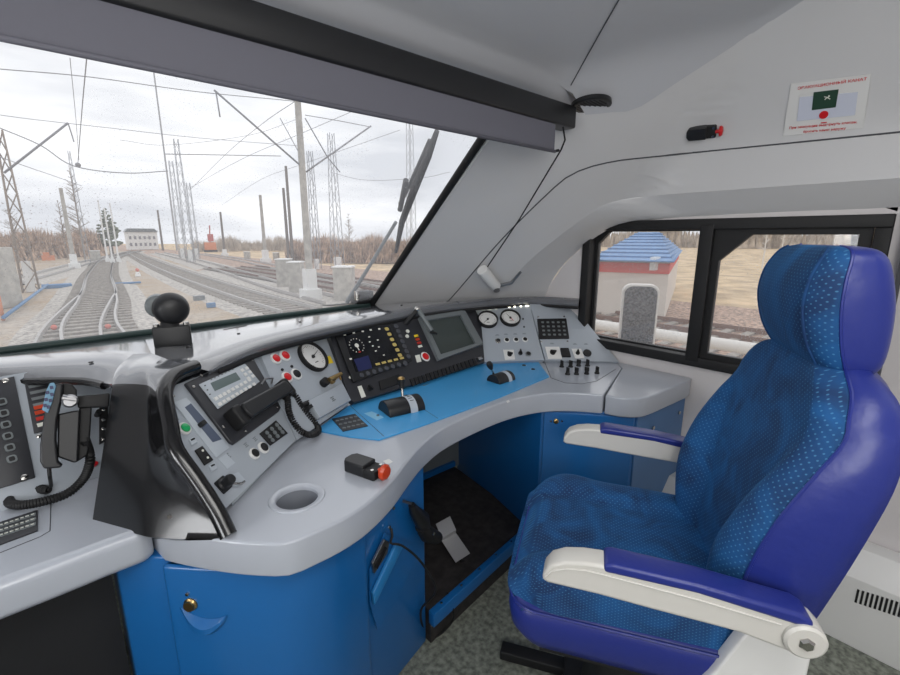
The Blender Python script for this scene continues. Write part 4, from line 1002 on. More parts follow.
# door skin stands proud of the carcass
def offs(pts, d):
    r = []
    for i, p in enumerate(pts):
        a = pts[max(0, i-1)]; b = pts[min(len(pts)-1, i+1)]; t = (b-a).normalized(); r.append(p+V((t.y, -t.x, 0))*d)
    return r
dplan = resample(cat([V((.108, 1.112, 0)), V((.21, 1.01, 0)), V((.31, .945, 0)), V((.42, .94, 0)), V((.545, .985, 0))], 6), 24)
g_ = G(); o1 = offs(dplan, .018); g_.prism([(p.x, p.y) for p in o1+list(reversed(dplan))], -.02, .688); dr = out('door', g_, M['blue'], pc, bevel=.012)
lk = PZ(191, 604, .55)
def on_door(x, y):
    # meet the vertical door face under a pixel
    r = ray(x, y); best = None
    for a, b in zip(o1, o1[1:]):
        n = V(((b-a).y, -(b-a).x, 0)).normalized(); dn = r.dot(n)
        if abs(dn) < 1e-6: continue
        t = (a-EYEP).dot(n)/dn; p = EYEP+r*t; s_ = (V((p.x, p.y, 0))-a).dot((b-a).normalized())
        if -.002 <= s_ <= (b-a).length+.002: return p, n
    return EYEP+r, V((0, -1, 0))
p, n = on_door(191, 604); n = n if n.dot(EYEP-p) > 0 else -n
u, v, _ = basis(n); A = frame(p, u, v, n)
g_ = G(); g_.lathe([(.016, -.002), (.016, .003), (.0125, .006), (.0125, .010), (0, .010)], A, 24); out('lock', g_, M['brass'], dr)
g_ = G()
rw = []
for i in range(13):
    tt = i/12; a_ = PI*tt; rw.append([A @ V((-.03+.115*tt-.012*j/3*(tt-.5), -.012-.014*tt-.062*math.sin(a_)**.8*(1-j*.24), .0005+.02*math.sin(a_)*math.sin(PI*min(1, j/3)))) for j in range(4)])
g_.grid(rw); out('finger_pull', g_, M['blue'], dr)
g_ = G(); g_.lathe([(.0045, 0), (.0045, .004), (0, .005)], A @ Matrix.Translation((-.004, .028, 0)), 10); out('lock_screw', g_, M['chrome'], dr)
# pocket and connector on the angled face
fp0, fp1 = base_plan[5], base_plan[7]
FP = Face(V((fp0.x, fp0.y, 0))+V((.003, -.006, 0)), V((fp1.x, fp1.y, 0))+V((.003, -.006, 0)), V((fp0.x, fp0.y-.006, .6)))
g_ = G(); ps = FP.pts([(369, 603), (369, 570), (384, 533), (412, 545), (414, 560), (396, 600), (377, 629)])
g_.prism(ps, 0, .004, FP.M); out('pocket_back', g_, M['blue'], pc)
g_ = G(); q = FP.pts([(370.5, 603), (369, 591), (392, 543), (399, 545)])
A_ = [FP.M @ V((p.x, p.y, .006)) for p in q]; B_ = [FP.M @ V((p.x, p.y, .018)) for p in q]
g_.add(A_+B_, [(0, 1, 2, 3), (4, 5, 6, 7), (0, 1, 5, 4), (1, 2, 6, 5), (2, 3, 7, 6), (3, 0, 4, 7)]); out('pocket_lip', g_, M['lipblue'], pc, bevel=.003)
so_ = thing('wall_socket', FP.fr(378, 556).translation, 'small steel socket plate above the pocket on the blue pedestal', 'socket')
g_ = G(); g_.prism(FP.pts([(369, 562), (381, 538), (386, 541), (384, 552), (371, 572)]), .006, .014, FP.M); out('socket_plate', g_, M['steel'], so_, bevel=.001)
g_ = G(); g_.prism(FP.pts([(371.5, 562), (380, 544), (382.5, 546), (373, 567)]), .014, .018, FP.M); out('contact_strip', g_, M['rubber'], so_)
g_ = G(); a = FP.fr(388, 527, .012).translation; g_.tube(cat([a, FP.fr(387, 534, .02).translation, FP.fr(386, 541, .02).translation, FP.fr(393, 542, .04).translation, FP.fr(404, 555, .07).translation, FP.fr(414, 580, .09).translation, PZ(421, 610, .15), PZ(425, 632, -.03), PZ(436, 637, FZ+.006), PZ(452, 622, -.03), PZ(453, 610, .03), PZ(447, 592, .09)], 6), .0038, 6)
tag(out('power_cable', g_, M['rubber']), 'thin black cable looping from the blue pedestal down to the floor', 'cable')
for x, y in ((393, 508), (389, 527)): 
    g_ = G(); g_.cyl(.005, .004, FP.fr(x, y, .0), 10); out('screw', g_, M['chrome'], pc)
# black lamp/microphone hanging in the corner
hk = thing('hanging_device', FP.fr(412, 515, .02).translation, 'black curved device hanging from a hook on the blue pedestal edge', 'device')
def P3(x, y, d=.03): return FP.fr(x, y, d).translation
g_ = G(); g_.rod(P3(403, 501, 0), P3(404, 501, .03), .005); out('hook', g_, M['steel'], hk)
g_ = G(); g_.tube([P3(404, 502), P3(407, 508), P3(414, 516), P3(417, 525)], [.011, .018, .028, .022], 14); out('upper_body', g_, M['satin'], hk)
g_ = G(); g_.tube([P3(414, 523), P3(420, 531), P3(430, 535)], [.022, .028, .022], 14); out('lower_body', g_, M['rubber'], hk)
g_ = G(); g_.cyl(.006, .004, FP.fr(419, 528, .058), 12); out('screw', g_, M['chrome'], hk)

# footwell
fw_ = thing('footrest_platform', (1.15, 1.3, 0), 'raised footwell platform with black mat and light blue riveted edge', 'footrest')
q0, q1, q2, q3 = PZ(427, 611, .085), PZ(516, 546, .085), PZ(516, 531, .085), PZ(457, 475, .085)
u1 = V((.868, 1.09, 0)); u2 = V((1.42, 1.15, 0)); q1 = u2
g_ = G(); g_.prism([(.868, 1.085), (1.56, 1.17), (1.66, 1.9), (.868, 1.9)], FZ, .08); out('platform', g_, M['footmat'], fw_)
g_ = G(); g_.prism([(.863, 1.06), (1.56, 1.15), (1.558, 1.175), (.863, 1.09)], .03, .085); ed = out('front_edge', g_, M['blue'], fw_, bevel=.002)
for k in range(5):
    x = .92+k*.115; y = 1.078+(x-.868)*.1228; g_ = G(); g_.cyl(.005, .002, Matrix.Translation((x, y, .085)), 10); out('rivet', g_, M['chrome'], fw_)
g_ = G(); g_.box(.9, .02, .64, (1.25, 1.84, .39)); tag(out('footwell_back_panel', g_, M['grey']), 'grey panel at the back of the footwell', 'panel')
g_ = G(); g_.box(.8, .02, .03, (1.25, 1.82, .1)); tag(out('skirting_strip', g_, M['blue']), 'thin blue strip along the bottom of the footwell back panel', 'strip')
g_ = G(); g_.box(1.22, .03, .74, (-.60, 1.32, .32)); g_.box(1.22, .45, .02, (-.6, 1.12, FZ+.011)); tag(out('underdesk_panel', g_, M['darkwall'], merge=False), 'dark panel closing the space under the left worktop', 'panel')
M['pedal'] = mat('worn_aluminium', (176, 176, 178), .45, .3)
pd = thing('foot_pedal', PZ(455, 540, .085), 'bent steel foot pedal on the black footwell mat', 'pedal')
a = PZ(463, 558, .10); b_ = PZ(449, 537, .115); c_ = PZ(449, 534, .165); d_ = PZ(443, 520, .19)
w_ = (PZ(470, 553, .10)-PZ(456, 562, .10)); wd = w_.normalized()*.042
path = [a, b_, c_, d_]
g_ = G(); g_.grid([[p-wd for p in path], [p+wd for p in path]]); g_.solidify(.006); out('pedal_plate', g_, M['pedal'], pd, bevel=.0015)
g_ = G(); g_.rod(PZ(440, 540, .1)-V((.02, 0, 0)), PZ(440, 540, .1)+wd, .012); g_.tube([a-V((0, 0, .022)), b_-V((0, 0, .03))], .01, 8); out('pedal_bracket', g_, M['rubber'], pd, merge=False)
# right cabinet
rc = thing('side_cabinet', (1.85, 1.1, 0), 'blue metal cabinet under the right end of the worktop with small locks', 'cabinet')
c0_ = PZ(540, 412, .69); c1_ = PZ(640, 416, .69)
k0 = V((1.555, 1.155, 0)); k1 = V((1.80, .83, 0)); k2 = V((WX-.01, .815, 0))
# keep the corner lines under the photographed edges
k0 = V((PZ(541, 411, .70).x+.03, PZ(541, 411, .70).y+.02, 0)); k1 = V((PZ(641, 417, .70).x+.01, PZ(641, 417, .70).y+.03, 0)); k2 = V((WX-.008, PZ(685, 398, .70).y+.03, 0))
g_ = G(); g_.prism([(k0.x, k0.y), (k1.x, k1.y), (k2.x, k2.y), (WX-.008, 1.85), (1.70, 1.85)], FZ, .70); out('carcass', g_, M['blue'], rc, bevel=.004)
dd_ = (k1-k0); nn = V((dd_.y, -dd_.x, 0)).normalized(); nn = nn if nn.dot(EYEP-k0) > 0 else -nn
g_ = G(); a = k0+dd_*.03; b_ = k1-dd_*.01
g_.prism([(p.x, p.y) for p in (a, b_, b_+nn*.012, a+nn*.012)], .06, .69); d1 = out('door', g_, M['blue'], rc, bevel=.003)
FD = Face(a+nn*.012, b_+nn*.012, a+nn*.012+V((0, 0, .5)))
g_ = G(); g_.lathe([(.011, 0), (.011, .005), (.007, .008), (0, .008)], FD.fr(556, 421), 16); out('lock', g_, M['brass'], d1)
for x in (551, 562): 
    g_ = G(); g_.cyl(.004, .003, FD.fr(x, 421), 10); out('screw', g_, M['chrome'], d1)
FE = Face(k1+V((.01, -.001, 0)), k2+V((0, -.001, 0)), k1+V((0, -.001, .5)))
g_ = G(); pe = [(p.x, p.y) for p in (k1+V((.012, 0, 0)), k2, k2+V((0, -.008, 0)), k1+V((.012, -.008, 0)))]
g_.prism(pe, .02, .69); d2 = out('return_panel', g_, M['bluegrey'], rc, bevel=.002)
for x, y in ((651, 427), (677, 412)):
    g_ = G(); g_.lathe([(.009, .008), (.009, .014), (0, .016)], FE.fr(x, y), 14); out('lock', g_, M['chrome'], d2)
# wall heater with slots
ht_ = thing('wall_heater', (2.1, .2, 0), 'white slotted heater casing low along the side wall behind the seat', 'heater')
HX = 2.02
g_ = G(); g_.prism([(HX, FZ), (WX-.005, FZ), (WX-.005, .30), (2.09, .30), (HX, .215)], -2.1, .0, Matrix(((1, 0, 0, 0), (0, 0, 1, .8), (0, 1, 0, 0), (0, 0, 0, 1)))); out('casing', g_, M['white_plastic'], ht_, bevel=.003)
g_ = G()
for k in range(14):
    x = 857+k*4.8; p = PX(x, 596+k*1.55, HX-.001); g_.box(.003, .0065, .055, (HX-.001, p.y, p.z))
out('slots', g_, M['rubber'], ht_, merge=False)

# ------------------------------------------------------------------ driver's seat (own axes: x right, y forward, z up; turned 31 degrees to the left)
SEAT = Matrix.Translation(V((1.076, .477, 0))) @ Matrix.Rotation(math.radians(31), 4, 'Z'); SI = SEAT.inverted()
st = thing('driver_chair', (1.076, .477, 0), 'high-backed driver chair in dotted teal-blue velvet and violet-blue leatherette with white armrests', 'chair')
def lerp_tab(tab, z):
    for a, b in zip(tab, tab[1:]):
        if a[0] <= z <= b[0]:
            t = (z-a[0])/(b[0]-a[0]); t = t
            return [p+(q-p)*t for p, q in zip(a, b)]
    return list(tab[0] if z < tab[0][0] else tab[-1])
def smooth_tab(tab, n):
    pts = [list(map(float, r)) for r in tab]; res = []
    for i in range(len(pts)-1):
        p0 = pts[max(0, i-1)]; p1 = pts[i]; p2 = pts[i+1]; p3 = pts[min(len(pts)-1, i+2)]
        for k in range(n):
            t = k/n; res.append([.5*((2*b)+(c-a)*t+(2*a-5*b+4*c-d)*t*t+(3*b-a-3*c+d)*t**3) for a, b, c, d in zip(p0, p1, p2, p3)])
    res.append(pts[-1]); return res
def uvz(co): p = SI @ co; return (p.x+p.y*.35, p.z)
def uvf(co):
    p = SI @ co; s_ = math.copysign(1, p.x); e_ = max(0, abs(p.x)-.235)
    return (p.x+s_*max(0, .64-p.z)*(e_ > 0)*2, p.y-(max(0, .62-p.z) if p.y > .22 else 0))
# z, half width, centre front, bolster crease u, bolster height, edge offset, back
tab = [(.56, .225, -.175, .5, .015, .02, -.31), (.66, .252, -.185, .5, .035, .03, -.335), (.78, .272, -.20, .54, .045, .04, -.36), (.89, .276, -.218, .62, .035, .03, -.385),
       (.99, .270, -.24, .74, .018, .005, -.405), (1.06, .254, -.258, .85, .004, -.02, -.41), (1.10, .236, -.266, .88, 0, -.022, -.41), (1.135, .205, -.275, .88, 0, -.025, -.405), (1.16, .165, -.285, .88, 0, -.022, -.39), (1.176, .115, -.30, .88, 0, -.018, -.375), (1.184, .06, -.32, .88, 0, -.01, -.355)]
rowsV, rowsLth = [], []
for z, W, Fc, uc, hb_, eo, bk in smooth_tab(tab, 5):
    fr_ = []
    for k in range(33):
        u = -1+2*k/32; au = abs(u); d = 0
        if au > uc:
            t = (au-uc)/(1-uc); d = eo*t+hb_*math.sin(PI*min(1, t**.75))
        else:
            d = -.012*math.cos(PI/2*au/uc)-.0*(1-au/uc)
            d += .004*(1-au/uc)
        xx = W*u*(1-.0*au); rnd = -.022*max(0, (au-.86)/.14)**2
        fr_.append(V((xx, Fc+d+rnd, z)))
    rowsV.append([SEAT @ p for p in fr_])
    e = fr_[0]; d0 = e.y
    side = []
    for t in (0, .06, .15, .35, .6, .8, .93, 1):
        bulge = .014*math.sin(PI*min(1, t*1.15))
        side.append(V((-W-bulge+(.0 if t < .8 else (t-.8)*.25), d0+(bk-d0)*t-.0, z)))
    side[0] = e.copy()
    backp = [V((W*s_, bk-.02*(1-s_*s_), z)) for s_ in (-.6, -.3, 0, .3, .6)]
    oth = [V((-p.x, p.y, p.z)) for p in reversed(side)]; oth[-1] = fr_[-1].copy()
    rowsLth.append([SEAT @ p for p in side+backp+oth])
g_ = G(); g_.grid(rowsV); out('backrest_cushion', g_, M['velvet'], st, uv=uvz, sharp=80)
g_ = G(); g_.grid(rowsLth); g_.add([p for p in rowsV[-1]]+[p for p in reversed(rowsLth[-1][1:-1])], [tuple(range(len(rowsV[-1])+len(rowsLth[-1])-2))])
out('backrest_shell', g_, M['leather'], st, sharp=80)
# piping along the seam
for idx in (0, -1):
    g_ = G(); g_.tube([r[idx]+(SEAT.to_3x3() @ V((-.001 if idx == 0 else .001, .0, 0))) for r in rowsV], .0035, 6); out('seam_piping', g_, M['leather'], st)
# headrest
tab = [(1.150, .11, -.315, -.375), (1.155, .135, -.30, -.395), (1.175, .148, -.276, -.41), (1.22, .154, -.248, -.415), (1.285, .157, -.231, -.412), (1.34, .155, -.238, -.40), (1.378, .146, -.258, -.387), (1.396, .128, -.275, -.37), (1.402, .09, -.29, -.345)]
hv, hl = [], []
for z, W, ff, bk in smooth_tab(tab, 4):
    loop = []
    m_ = (ff+bk)/2; hd_ = (ff-bk)/2
    for k in range(48):
        an = 2*PI*k/48; c_, s_ = math.cos(an), math.sin(an); ex = .55
        ex = .8 if s_ > 0 else .5
        loop.append(V((W*math.copysign(abs(c_)**(.62 if s_ > 0 else .5), c_), m_+hd_*math.copysign(abs(s_)**ex, s_), z)))
    # forward half-loop indices where y is ahead of the side seam
    k0_ = 1; k1_ = 23
    for k in range(7, 18): loop[k] = loop[k]+V((0, -.014*math.sin(PI*(k-6)/12), 0))
    hv.append([SEAT @ p for p in loop[k0_:k1_+1]]); hl.append([SEAT @ p for p in loop[k1_:]+loop[:k0_+1]])
g_ = G(); g_.grid(hv); hr_ = out('headrest', g_, M['velvet'], st, uv=uvz, sharp=80)
g_ = G(); g_.grid(hl)
for R_, V_ in ((hl[0], hv[0]), (hl[-1], hv[-1])):
    g_.add(list(V_)+list(R_[1:-1]), [tuple(range(len(V_)+len(R_)-2))])
out('headrest_back', g_, M['leather'], hr_, sharp=80)
for idx in (5, -6):
    g_ = G(); g_.tube([r[idx] for r in hv[2:-3]], .0032, 6); out('velvet_seam', g_, M['velvet'], hr_, uv=lambda co: (.0067, .0))
for idx in (0, -1):
    g_ = G(); g_.tube([r[idx] for r in hv], .003, 6); out('headrest_piping', g_, M['leather'], hr_)
g_ = G()
for s_ in (-1, 1): g_.rod(SEAT @ V((s_*.06, -.32, 1.10)), SEAT @ V((s_*.06, -.32, 1.20)), .008)
out('headrest_rods', g_, M['rubber'], st, merge=False)
g_ = G(); g_.box(.20, .09, .02, (0, -.34, 1.178), SEAT); out('headrest_collar', g_, M['rubber'], st, bevel=.004)
# seat cushion
rows = []; FN = 30
for i in range(FN+1):
    f = -.22+.505*i/FN
    front = max(0, (f-.19)/.105)
    r = []
    for k in range(41):
        u = -1+2*k/40; au = abs(u)
        zt = .618+.010*math.sin(PI*(f+.22)/.5)
        if au > .5: 
            t = (au-.5)/.5; zt += .022*math.sin(PI*min(1, t**.8*.9))
        zt += .016*math.exp(-((f-.17)/.07)**2)
        x = u*(.270-.008*front**2)
        # rounding at sides and at the front
        if au > .88: zt -= .075*((au-.88)/.12)**2
        zt -= .07*front**3
        y = f+.012*(1-au*au)*front-.045*front*(max(0, au-.72)/.28)**2
        r.append(V((x, y, zt)))
    rows.append(r)
skirt = []
for r in rows: r.insert(0, V((r[0].x-.005, r[0].y, .572))); r.append(V((r[-1].x+.005, r[-1].y, .572)))
rows.append([V((p.x, p.y+.008, p.z*.5+.29)) for p in rows[-1]])
rows.append([V((p.x, p.y, .572)) for p in rows[-1]])
g_ = G(); g_.grid([[SEAT @ p for p in r] for r in rows]); out('seat_cushion', g_, M['velvet'], st, uv=uvf, sharp=80)
# leatherette apron below
def loop2(W, f0, f1, z, rr=.07):
    p = rrect(2*W, f1-f0, rr, 8); return [SEAT @ V((a, b+(f0+f1)/2, z)) for a, b in p]
g_ = G(); g_.loft([loop2(.235, -.22, .235, .455), loop2(.262, -.23, .268, .468), loop2(.276, -.235, .284, .50), loop2(.278, -.235, .290, .54), loop2(.274, -.235, .286, .572), loop2(.262, -.23, .272, .58)])
out('seat_apron', g_, M['leather'], st, sharp=80)
g_ = G(); g_.tube(loop2(.275, -.235, .288, .574), .0035, 6, closed=True); out('apron_piping', g_, M['leather'], st)
g_ = G(); g_.box(.42, .42, .05, (0, 0, .43), SEAT); g_.lathe([(.12, .02), (.10, .08), (.085, .4), (.16, .41)], SEAT, 28); out('pedestal', g_, M['rubber'], st, merge=False)
g_ = G()
for s_ in (-1, 1): g_.box(.05, .66, .035, (s_*.17, .04, FZ+.018), SEAT)
g_.box(.4, .3, .06, (0, 0, FZ+.06), SEAT); out('slide_rails', g_, M['rubber'], st, bevel=.004, merge=False)
# armrests
prof = [(.203, .733), (.199, .752), (.186, .772), (.16, .786), (.125, .793), (.09, .795), (-.08, .785), (-.235, .768), (-.27, .758), (-.288, .738), (-.286, .712), (-.27, .698), (-.24, .694), (-.154, .712), (0, .720), (.092, .726), (.19, .728)]
for s_, nm in ((-1, 'near'), (1, 'far')):
    x0, x1 = (-.357, -.305) if s_ < 0 else (.305, .357)
    Mx = SEAT @ Matrix(((0, 0, 1, 0), (1, 0, 0, 0), (0, 1, 0, 0), (0, 0, 0, 1)))
    g_ = G(); g_.prism(prof, x0, x1, Mx); ar = out('armrest', g_, M['cream'], st, bevel=.007)
    g_ = G(); g_.prism([(.086, .782), (.086, .800), (.07, .804), (-.08, .797), (-.24, .779), (-.262, .768), (-.262, .752), (-.08, .777)], x0-.003, x1+.003, Mx); out('arm_pad', g_, M['leather'], ar, bevel=.007)
    xo = x0-.001 if s_ < 0 else x1+.001
    # raised rim line on the outer face and the pivot disc
    A = SEAT @ Matrix.Translation((xo, -.252, .730)) @ Matrix.Rotation(-s_*-PI/2 if s_ > 0 else -PI/2, 4, 'Y')
    g_ = G(); g_.lathe([(.033, 0), (.033, .006), (.028, .010), (.013, .010)], A, 28); out('pivot_cover', g_, M['cream'], ar)
    g_ = G(); g_.lathe([(.013, .006), (.013, .012), (.009, .016), (0, .016)], A, 6); out('pivot_bolt', g_, M['chrome'], ar)
    g_ = G(); g_.tube([SEAT @ V((xo, a, b)) for a, b in ((.196, .742), (.182, .760), (.155, .772), (.12, .777), (.085, .776), (-.08, .765), (-.215, .750))], .0018, 6); out('moulded_rib', g_, M['cream'], ar)
    g_ = G(); g_.prism([(-.30, .70), (-.20, .69), (-.15, .56), (-.12, .50), (-.25, .50), (-.30, .58)], -.295 if s_ < 0 else .26, -.26 if s_ < 0 else .295, Mx); out('arm_bracket', g_, M['white_plastic'], st, bevel=.005)

# ------------------------------------------------------------------ outside
def ground_mat():
    m = mat('ballast_and_dry_grass', (150, 140, 125), .95); nt = m.node_tree; b = nt.nodes['Principled BSDF']; L = nt.links.new
    tc = nt.nodes.new('ShaderNodeTexCoord')
    n1 = nt.nodes.new('ShaderNodeTexNoise'); n1.inputs['Scale'].default_value = .22; n1.inputs['Detail'].default_value = 7; n1.inputs['Roughness'].default_value = .65
    n2 = nt.nodes.new('ShaderNodeTexNoise'); n2.inputs['Scale'].default_value = 5; n2.inputs['Detail'].default_value = 6
    r1 = nt.nodes.new('ShaderNodeValToRGB'); e = r1.color_ramp.elements; e[0].position = .38; e[0].color = lin((184, 174, 162)); e[1].position = .62; e[1].color = lin((172, 152, 126))
    mx = nt.nodes.new('ShaderNodeMix'); mx.data_type = 'RGBA'; mx.blend_type = 'MULTIPLY'; mx.inputs[0].default_value = .8
    r2 = nt.nodes.new('ShaderNodeValToRGB'); e = r2.color_ramp.elements; e[0].position = .3; e[0].color = (.62, .61, .6, 1); e[1].position = .65; e[1].color = (1.15, 1.12, 1.08, 1)
    L(tc.outputs['Object'], n1.inputs['Vector']); L(tc.outputs['Object'], n2.inputs['Vector']); L(n1.outputs['Fac'], r1.inputs[0]); L(n2.outputs['Fac'], r2.inputs[0])
    L(r1.outputs[0], mx.inputs[6]); L(r2.outputs[0], mx.inputs[7]); L(mx.outputs[2], b.inputs['Base Color']); return m
M['ground'] = ground_mat()
M['field'] = mat('dry_grass_field', (196, 172, 138), .95, var=.14, vscale=.5)
M['ballast'] = mat('grey_ballast', (172, 166, 158), .95, var=.2, vscale=7)
M['ballast2'] = mat('brown_ballast', (158, 134, 118), .95, var=.3, vscale=7)
M['rail'] = mat('worn_rail_steel', (176, 172, 168), .4, .3)
M['rustrail'] = mat('rusty_rail', (112, 82, 68), .7)
M['sleeper'] = mat('concrete_sleeper', (150, 143, 134), .9, var=.1)
M['concrete'] = mat('pale_concrete', (178, 174, 166), .85, var=.08, vscale=3)
M['whitepaint'] = mat('white_painted_base', (232, 232, 230), .7)
M['lattice'] = mat('grey_lattice_steel', (168, 170, 174), .6)
M['wire'] = mat('dark_wire', (138, 138, 142), .6)
M['darkpole'] = mat('weathered_wood_pole', (120, 114, 108), .9)
M['evergreen'] = mat('evergreen_foliage', (112, 118, 98), .95, var=.25, vscale=3)
M['brush'] = mat('brown_brushwood', (176, 152, 132), .95, var=.25, vscale=1.5)
M['brush2'] = mat('grey_brown_treeline', (178, 166, 152), .95, var=.15, vscale=.4)
M['twig'] = mat('bare_twigs', (150, 136, 122), .9)
M['hutwall'] = mat('off_white_render', (218, 210, 200), .8)
M['hutband'] = mat('red_band', (214, 74, 66), .7)
M['bluetile'] = mat('blue_roof_tiles', (98, 142, 190), .6, var=.06, vscale=8)
M['pipe'] = mat('white_pipe', (222, 218, 212), .6)
M['bluecrate'] = mat('blue_painted_steel', (84, 126, 168), .6)
M['orangeveh'] = mat('orange_vehicle_paint', (206, 132, 92), .6)
M['redveh'] = mat('red_vehicle_paint', (186, 100, 96), .6)
M['pinkmark'] = mat('faded_red_marker', (212, 120, 104), .7)

gp = [[V((x, y, GZ-.12)) for x in (-160, -40, 0, 13.5)] for y in (-30, 3, 40, 260)]
g_ = G(); g_.grid(gp); struct('ground', g_, M['ground'])
g_ = G(); g_.grid([[V((13.5, y, GZ-.12)), V((21, y, GZ-.12)), V((24, y, GZ-.12))] for y in (-30, 3, 40, 260)]); struct('ground_trackside', g_, M['ballast2'])
g_ = G(); g_.grid([[V((24, y, GZ-.12)), V((60, y, GZ-.6)), V((420, y*1.3, GZ-.3))] for y in (-200, -30, 3, 40, 260)]); struct('ground_field', g_, M['field'])
def GP(x, y): p = PZ(x, y, GZ); return V((p.x, p.y, 0))
def track(name, pts, label, steel='rail', bal='ballast', sl=True, n=60, bed_=True):
    c = resample(cat(pts, 10), n); t = thing(name, (pts[0].x, pts[0].y, GZ), label, 'railway track', None)
    L_ = [[], []]; bed = []
    for i, p in enumerate(c):
        d = (c[min(i+1, n-1)]-c[max(i-1, 0)]).normalized(); r = V((d.y, -d.x, 0))
        for k, s_ in enumerate((-.76, .76)): L_[k].append((p+r*s_, r))
        bed.append([p+r*s_+V((0, 0, z)) for s_, z in ((-2.1, GZ-.13), (-1.45, GZ-.03), (1.45, GZ-.03), (2.1, GZ-.13))])
    if bed_: g = G(); g.grid(bed); out('ballast_bed', g, M[bal], t)
    for k in (0, 1):
        g = G(); g.loft([[q+r*s_+V((0, 0, z)) for s_, z in ((-.06, GZ), (-.04, GZ+.16), (.04, GZ+.16), (.06, GZ))] for q, r in L_[k]]); out('rail', g, M[steel], t)
    if sl:
        g = G(); tot = sum((b-a).length for a, b in zip(c, c[1:])); m_ = int(min(150, tot/.6)); cc = resample(cat(pts, 10), m_)
        for i, p in enumerate(cc):
            d = (cc[min(i+1, m_-1)]-cc[max(i-1, 0)]).normalized(); g.box(2.6, .25, .08, (0, 0, GZ), Matrix.Translation(V((p.x, p.y, 0))) @ Matrix.Rotation(math.atan2(d.y, d.x)-PI/2, 4, 'Z'))
        out('sleepers', g, M['sleeper'], t, kind='stuff', merge=False)
    return t
# the switch ahead: two lines that fan out towards the cab
j = GP(99, 292); far_ = [GP(101, 272), GP(112, 258), GP(135, 251)]
track('rail_track', [V((1.05, 3, 0)), V((1.0, 9, 0)), GP(91, 331), GP(98, 303), j]+far_, 'straight line of the railway switch running away ahead of the windscreen', n=90)
track('rail_track', [V((.0, 11, 0)), GP(72, 333), GP(92, 303), j+V((.05, 0, 0))]+far_, 'branch of the switch fanning out to the left ahead of the windscreen', sl=False, n=70, bed_=False)
track('rail_track', [GP(300, 312), GP(250, 297.5), GP(200, 281), GP(165, 268), GP(142, 258), GP(130, 252)], 'single track curving past on the right of the switch', n=80)
track('rail_track', [GP(340, 303), GP(275, 286), GP(225, 270), GP(190, 260), GP(160, 253)], 'further track running behind the white relay cabinets', n=80, sl=False)
track('rail_track', [GP(372, 290), GP(300, 273), GP(240, 260), GP(200, 254)], 'farthest track in front of the brown treeline', n=60, sl=False, bal='ballast2')
track('rail_track', [GP(5, 284), GP(45, 274), GP(85, 263), GP(115, 256), GP(135, 251)], 'track crossing on the left below the brown bushes', n=60, sl=False)
for px_, lb in ((612, 'nearer of the rusty tracks seen through the side window'), (650, 'farther of the rusty tracks seen through the side window')):
    a = PZ(px_, 345 if px_ == 612 else 324, GZ); b_ = PZ(770, 352 if px_ == 612 else 338, GZ); x = (a.x+b_.x)/2
    track('rail_track', [V((x, -14, 0)), V((x, 5, 0)), V((x, 22, 0)), V((x-.5, 50, 0))], lb, 'rustrail', 'ballast2', n=40)
# poles and masts
def height_at(P, y):           # height of a vertical line standing at P where it passes picture row y
    lo, hi = -3.0, 40.0
    for _ in range(40):
        m_ = (lo+hi)/2; d = V((P.x, P.y, m_))-EYEP; z = d.dot(FW); yy = CY-F_PX*d.dot(UP)/z
        if yy > y: lo = m_
        else: hi = m_
    return lo
def pole(bx, by, ty, r, m, label, foot=False, group=None, arms=()):
    p = GP(bx, by); zt = height_at(p, ty); t = thing('utility_pole', (p.x, p.y, GZ), label, 'pole', group)
    g = G(); g.cyl(r, zt-GZ+.1, Matrix.Translation((p.x, p.y, GZ-.1)), 12, r2=r*.75); out('shaft', g, M[m], t)
    if foot: 
        g = G(); g.box(r*2.9, r*2.9, foot, (p.x, p.y, GZ+foot/2-.1)); g.box(r*4.6, r*4.6, .55, (p.x, p.y, GZ+.2)); out('painted_base', g, M['whitepaint'], t, merge=False)
    for (x0, y0, x1, y1, rr) in arms:
        a = PY(x0, y0, p.y); b = PY(x1, y1, p.y); g = G(); g.rod(a, b, rr, 8); out('bracket_arm', g, M['wire'], t)
    return t, p
def lattice(bx, by, ty, w0, w1, label, foot=0, m='lattice', r=.035):
    p = GP(bx, by); zt = height_at(p, ty); t = thing('lattice_mast', (p.x, p.y, GZ), label, 'mast')
    g = G(); H_ = zt-GZ; n = max(8, int(H_/1.1))
    def cor(k, f): w = (w0+(w1-w0)*f)/2; return V((p.x+w*(1, 1, -1, -1)[k], p.y+w*(1, -1, -1, 1)[k], GZ-.1+H_*f))
    for k in range(4):
        g.rod(cor(k, 0), cor(k, 1), r, 5)
        for i in range(n):
            f0, f1 = i/n, (i+1)/n; k2 = (k+1) % 4
            g.rod(cor(k if i % 2 else k2, f0), cor(k2 if i % 2 else k, f1), r*.6, 4)
    out('lattice', g, M[m], t, merge=False)
    if foot: g = G(); g.box(w0*.55, w0*.55, foot, (p.x, p.y, GZ+foot/2-.1)); out('painted_base', g, M['whitepaint'], t)
    return t
pole(311, 298, 40, .185, 'concrete', 'thick pale concrete pole with white painted foot, nearest one right of the windscreen middle', 1.6, arms=((301, 166, 214, 90, .045), (303, 160, 280, 118, .02), (306, 172, 371, 126, .04), (305, 118, 328, 158, .03), (216, 92, 220, 117, .03), (328, 158, 340, 172, .03)))
pole(75, 268, 188, .2, 'concrete', 'slim leaning-looking pole with white foot left of the switch', 1.5)
pole(266, 262, 195, .22, 'concrete', 'short pale pole with white foot behind the white relay cabinets', 1.6)
pole(293, 262, 166, .2, 'darkpole', 'tall dark wooden pole just left of the thick concrete pole')
pole(289, 262, 188, .2, 'darkpole', 'shorter dark wooden pole just left of the thick concrete pole')
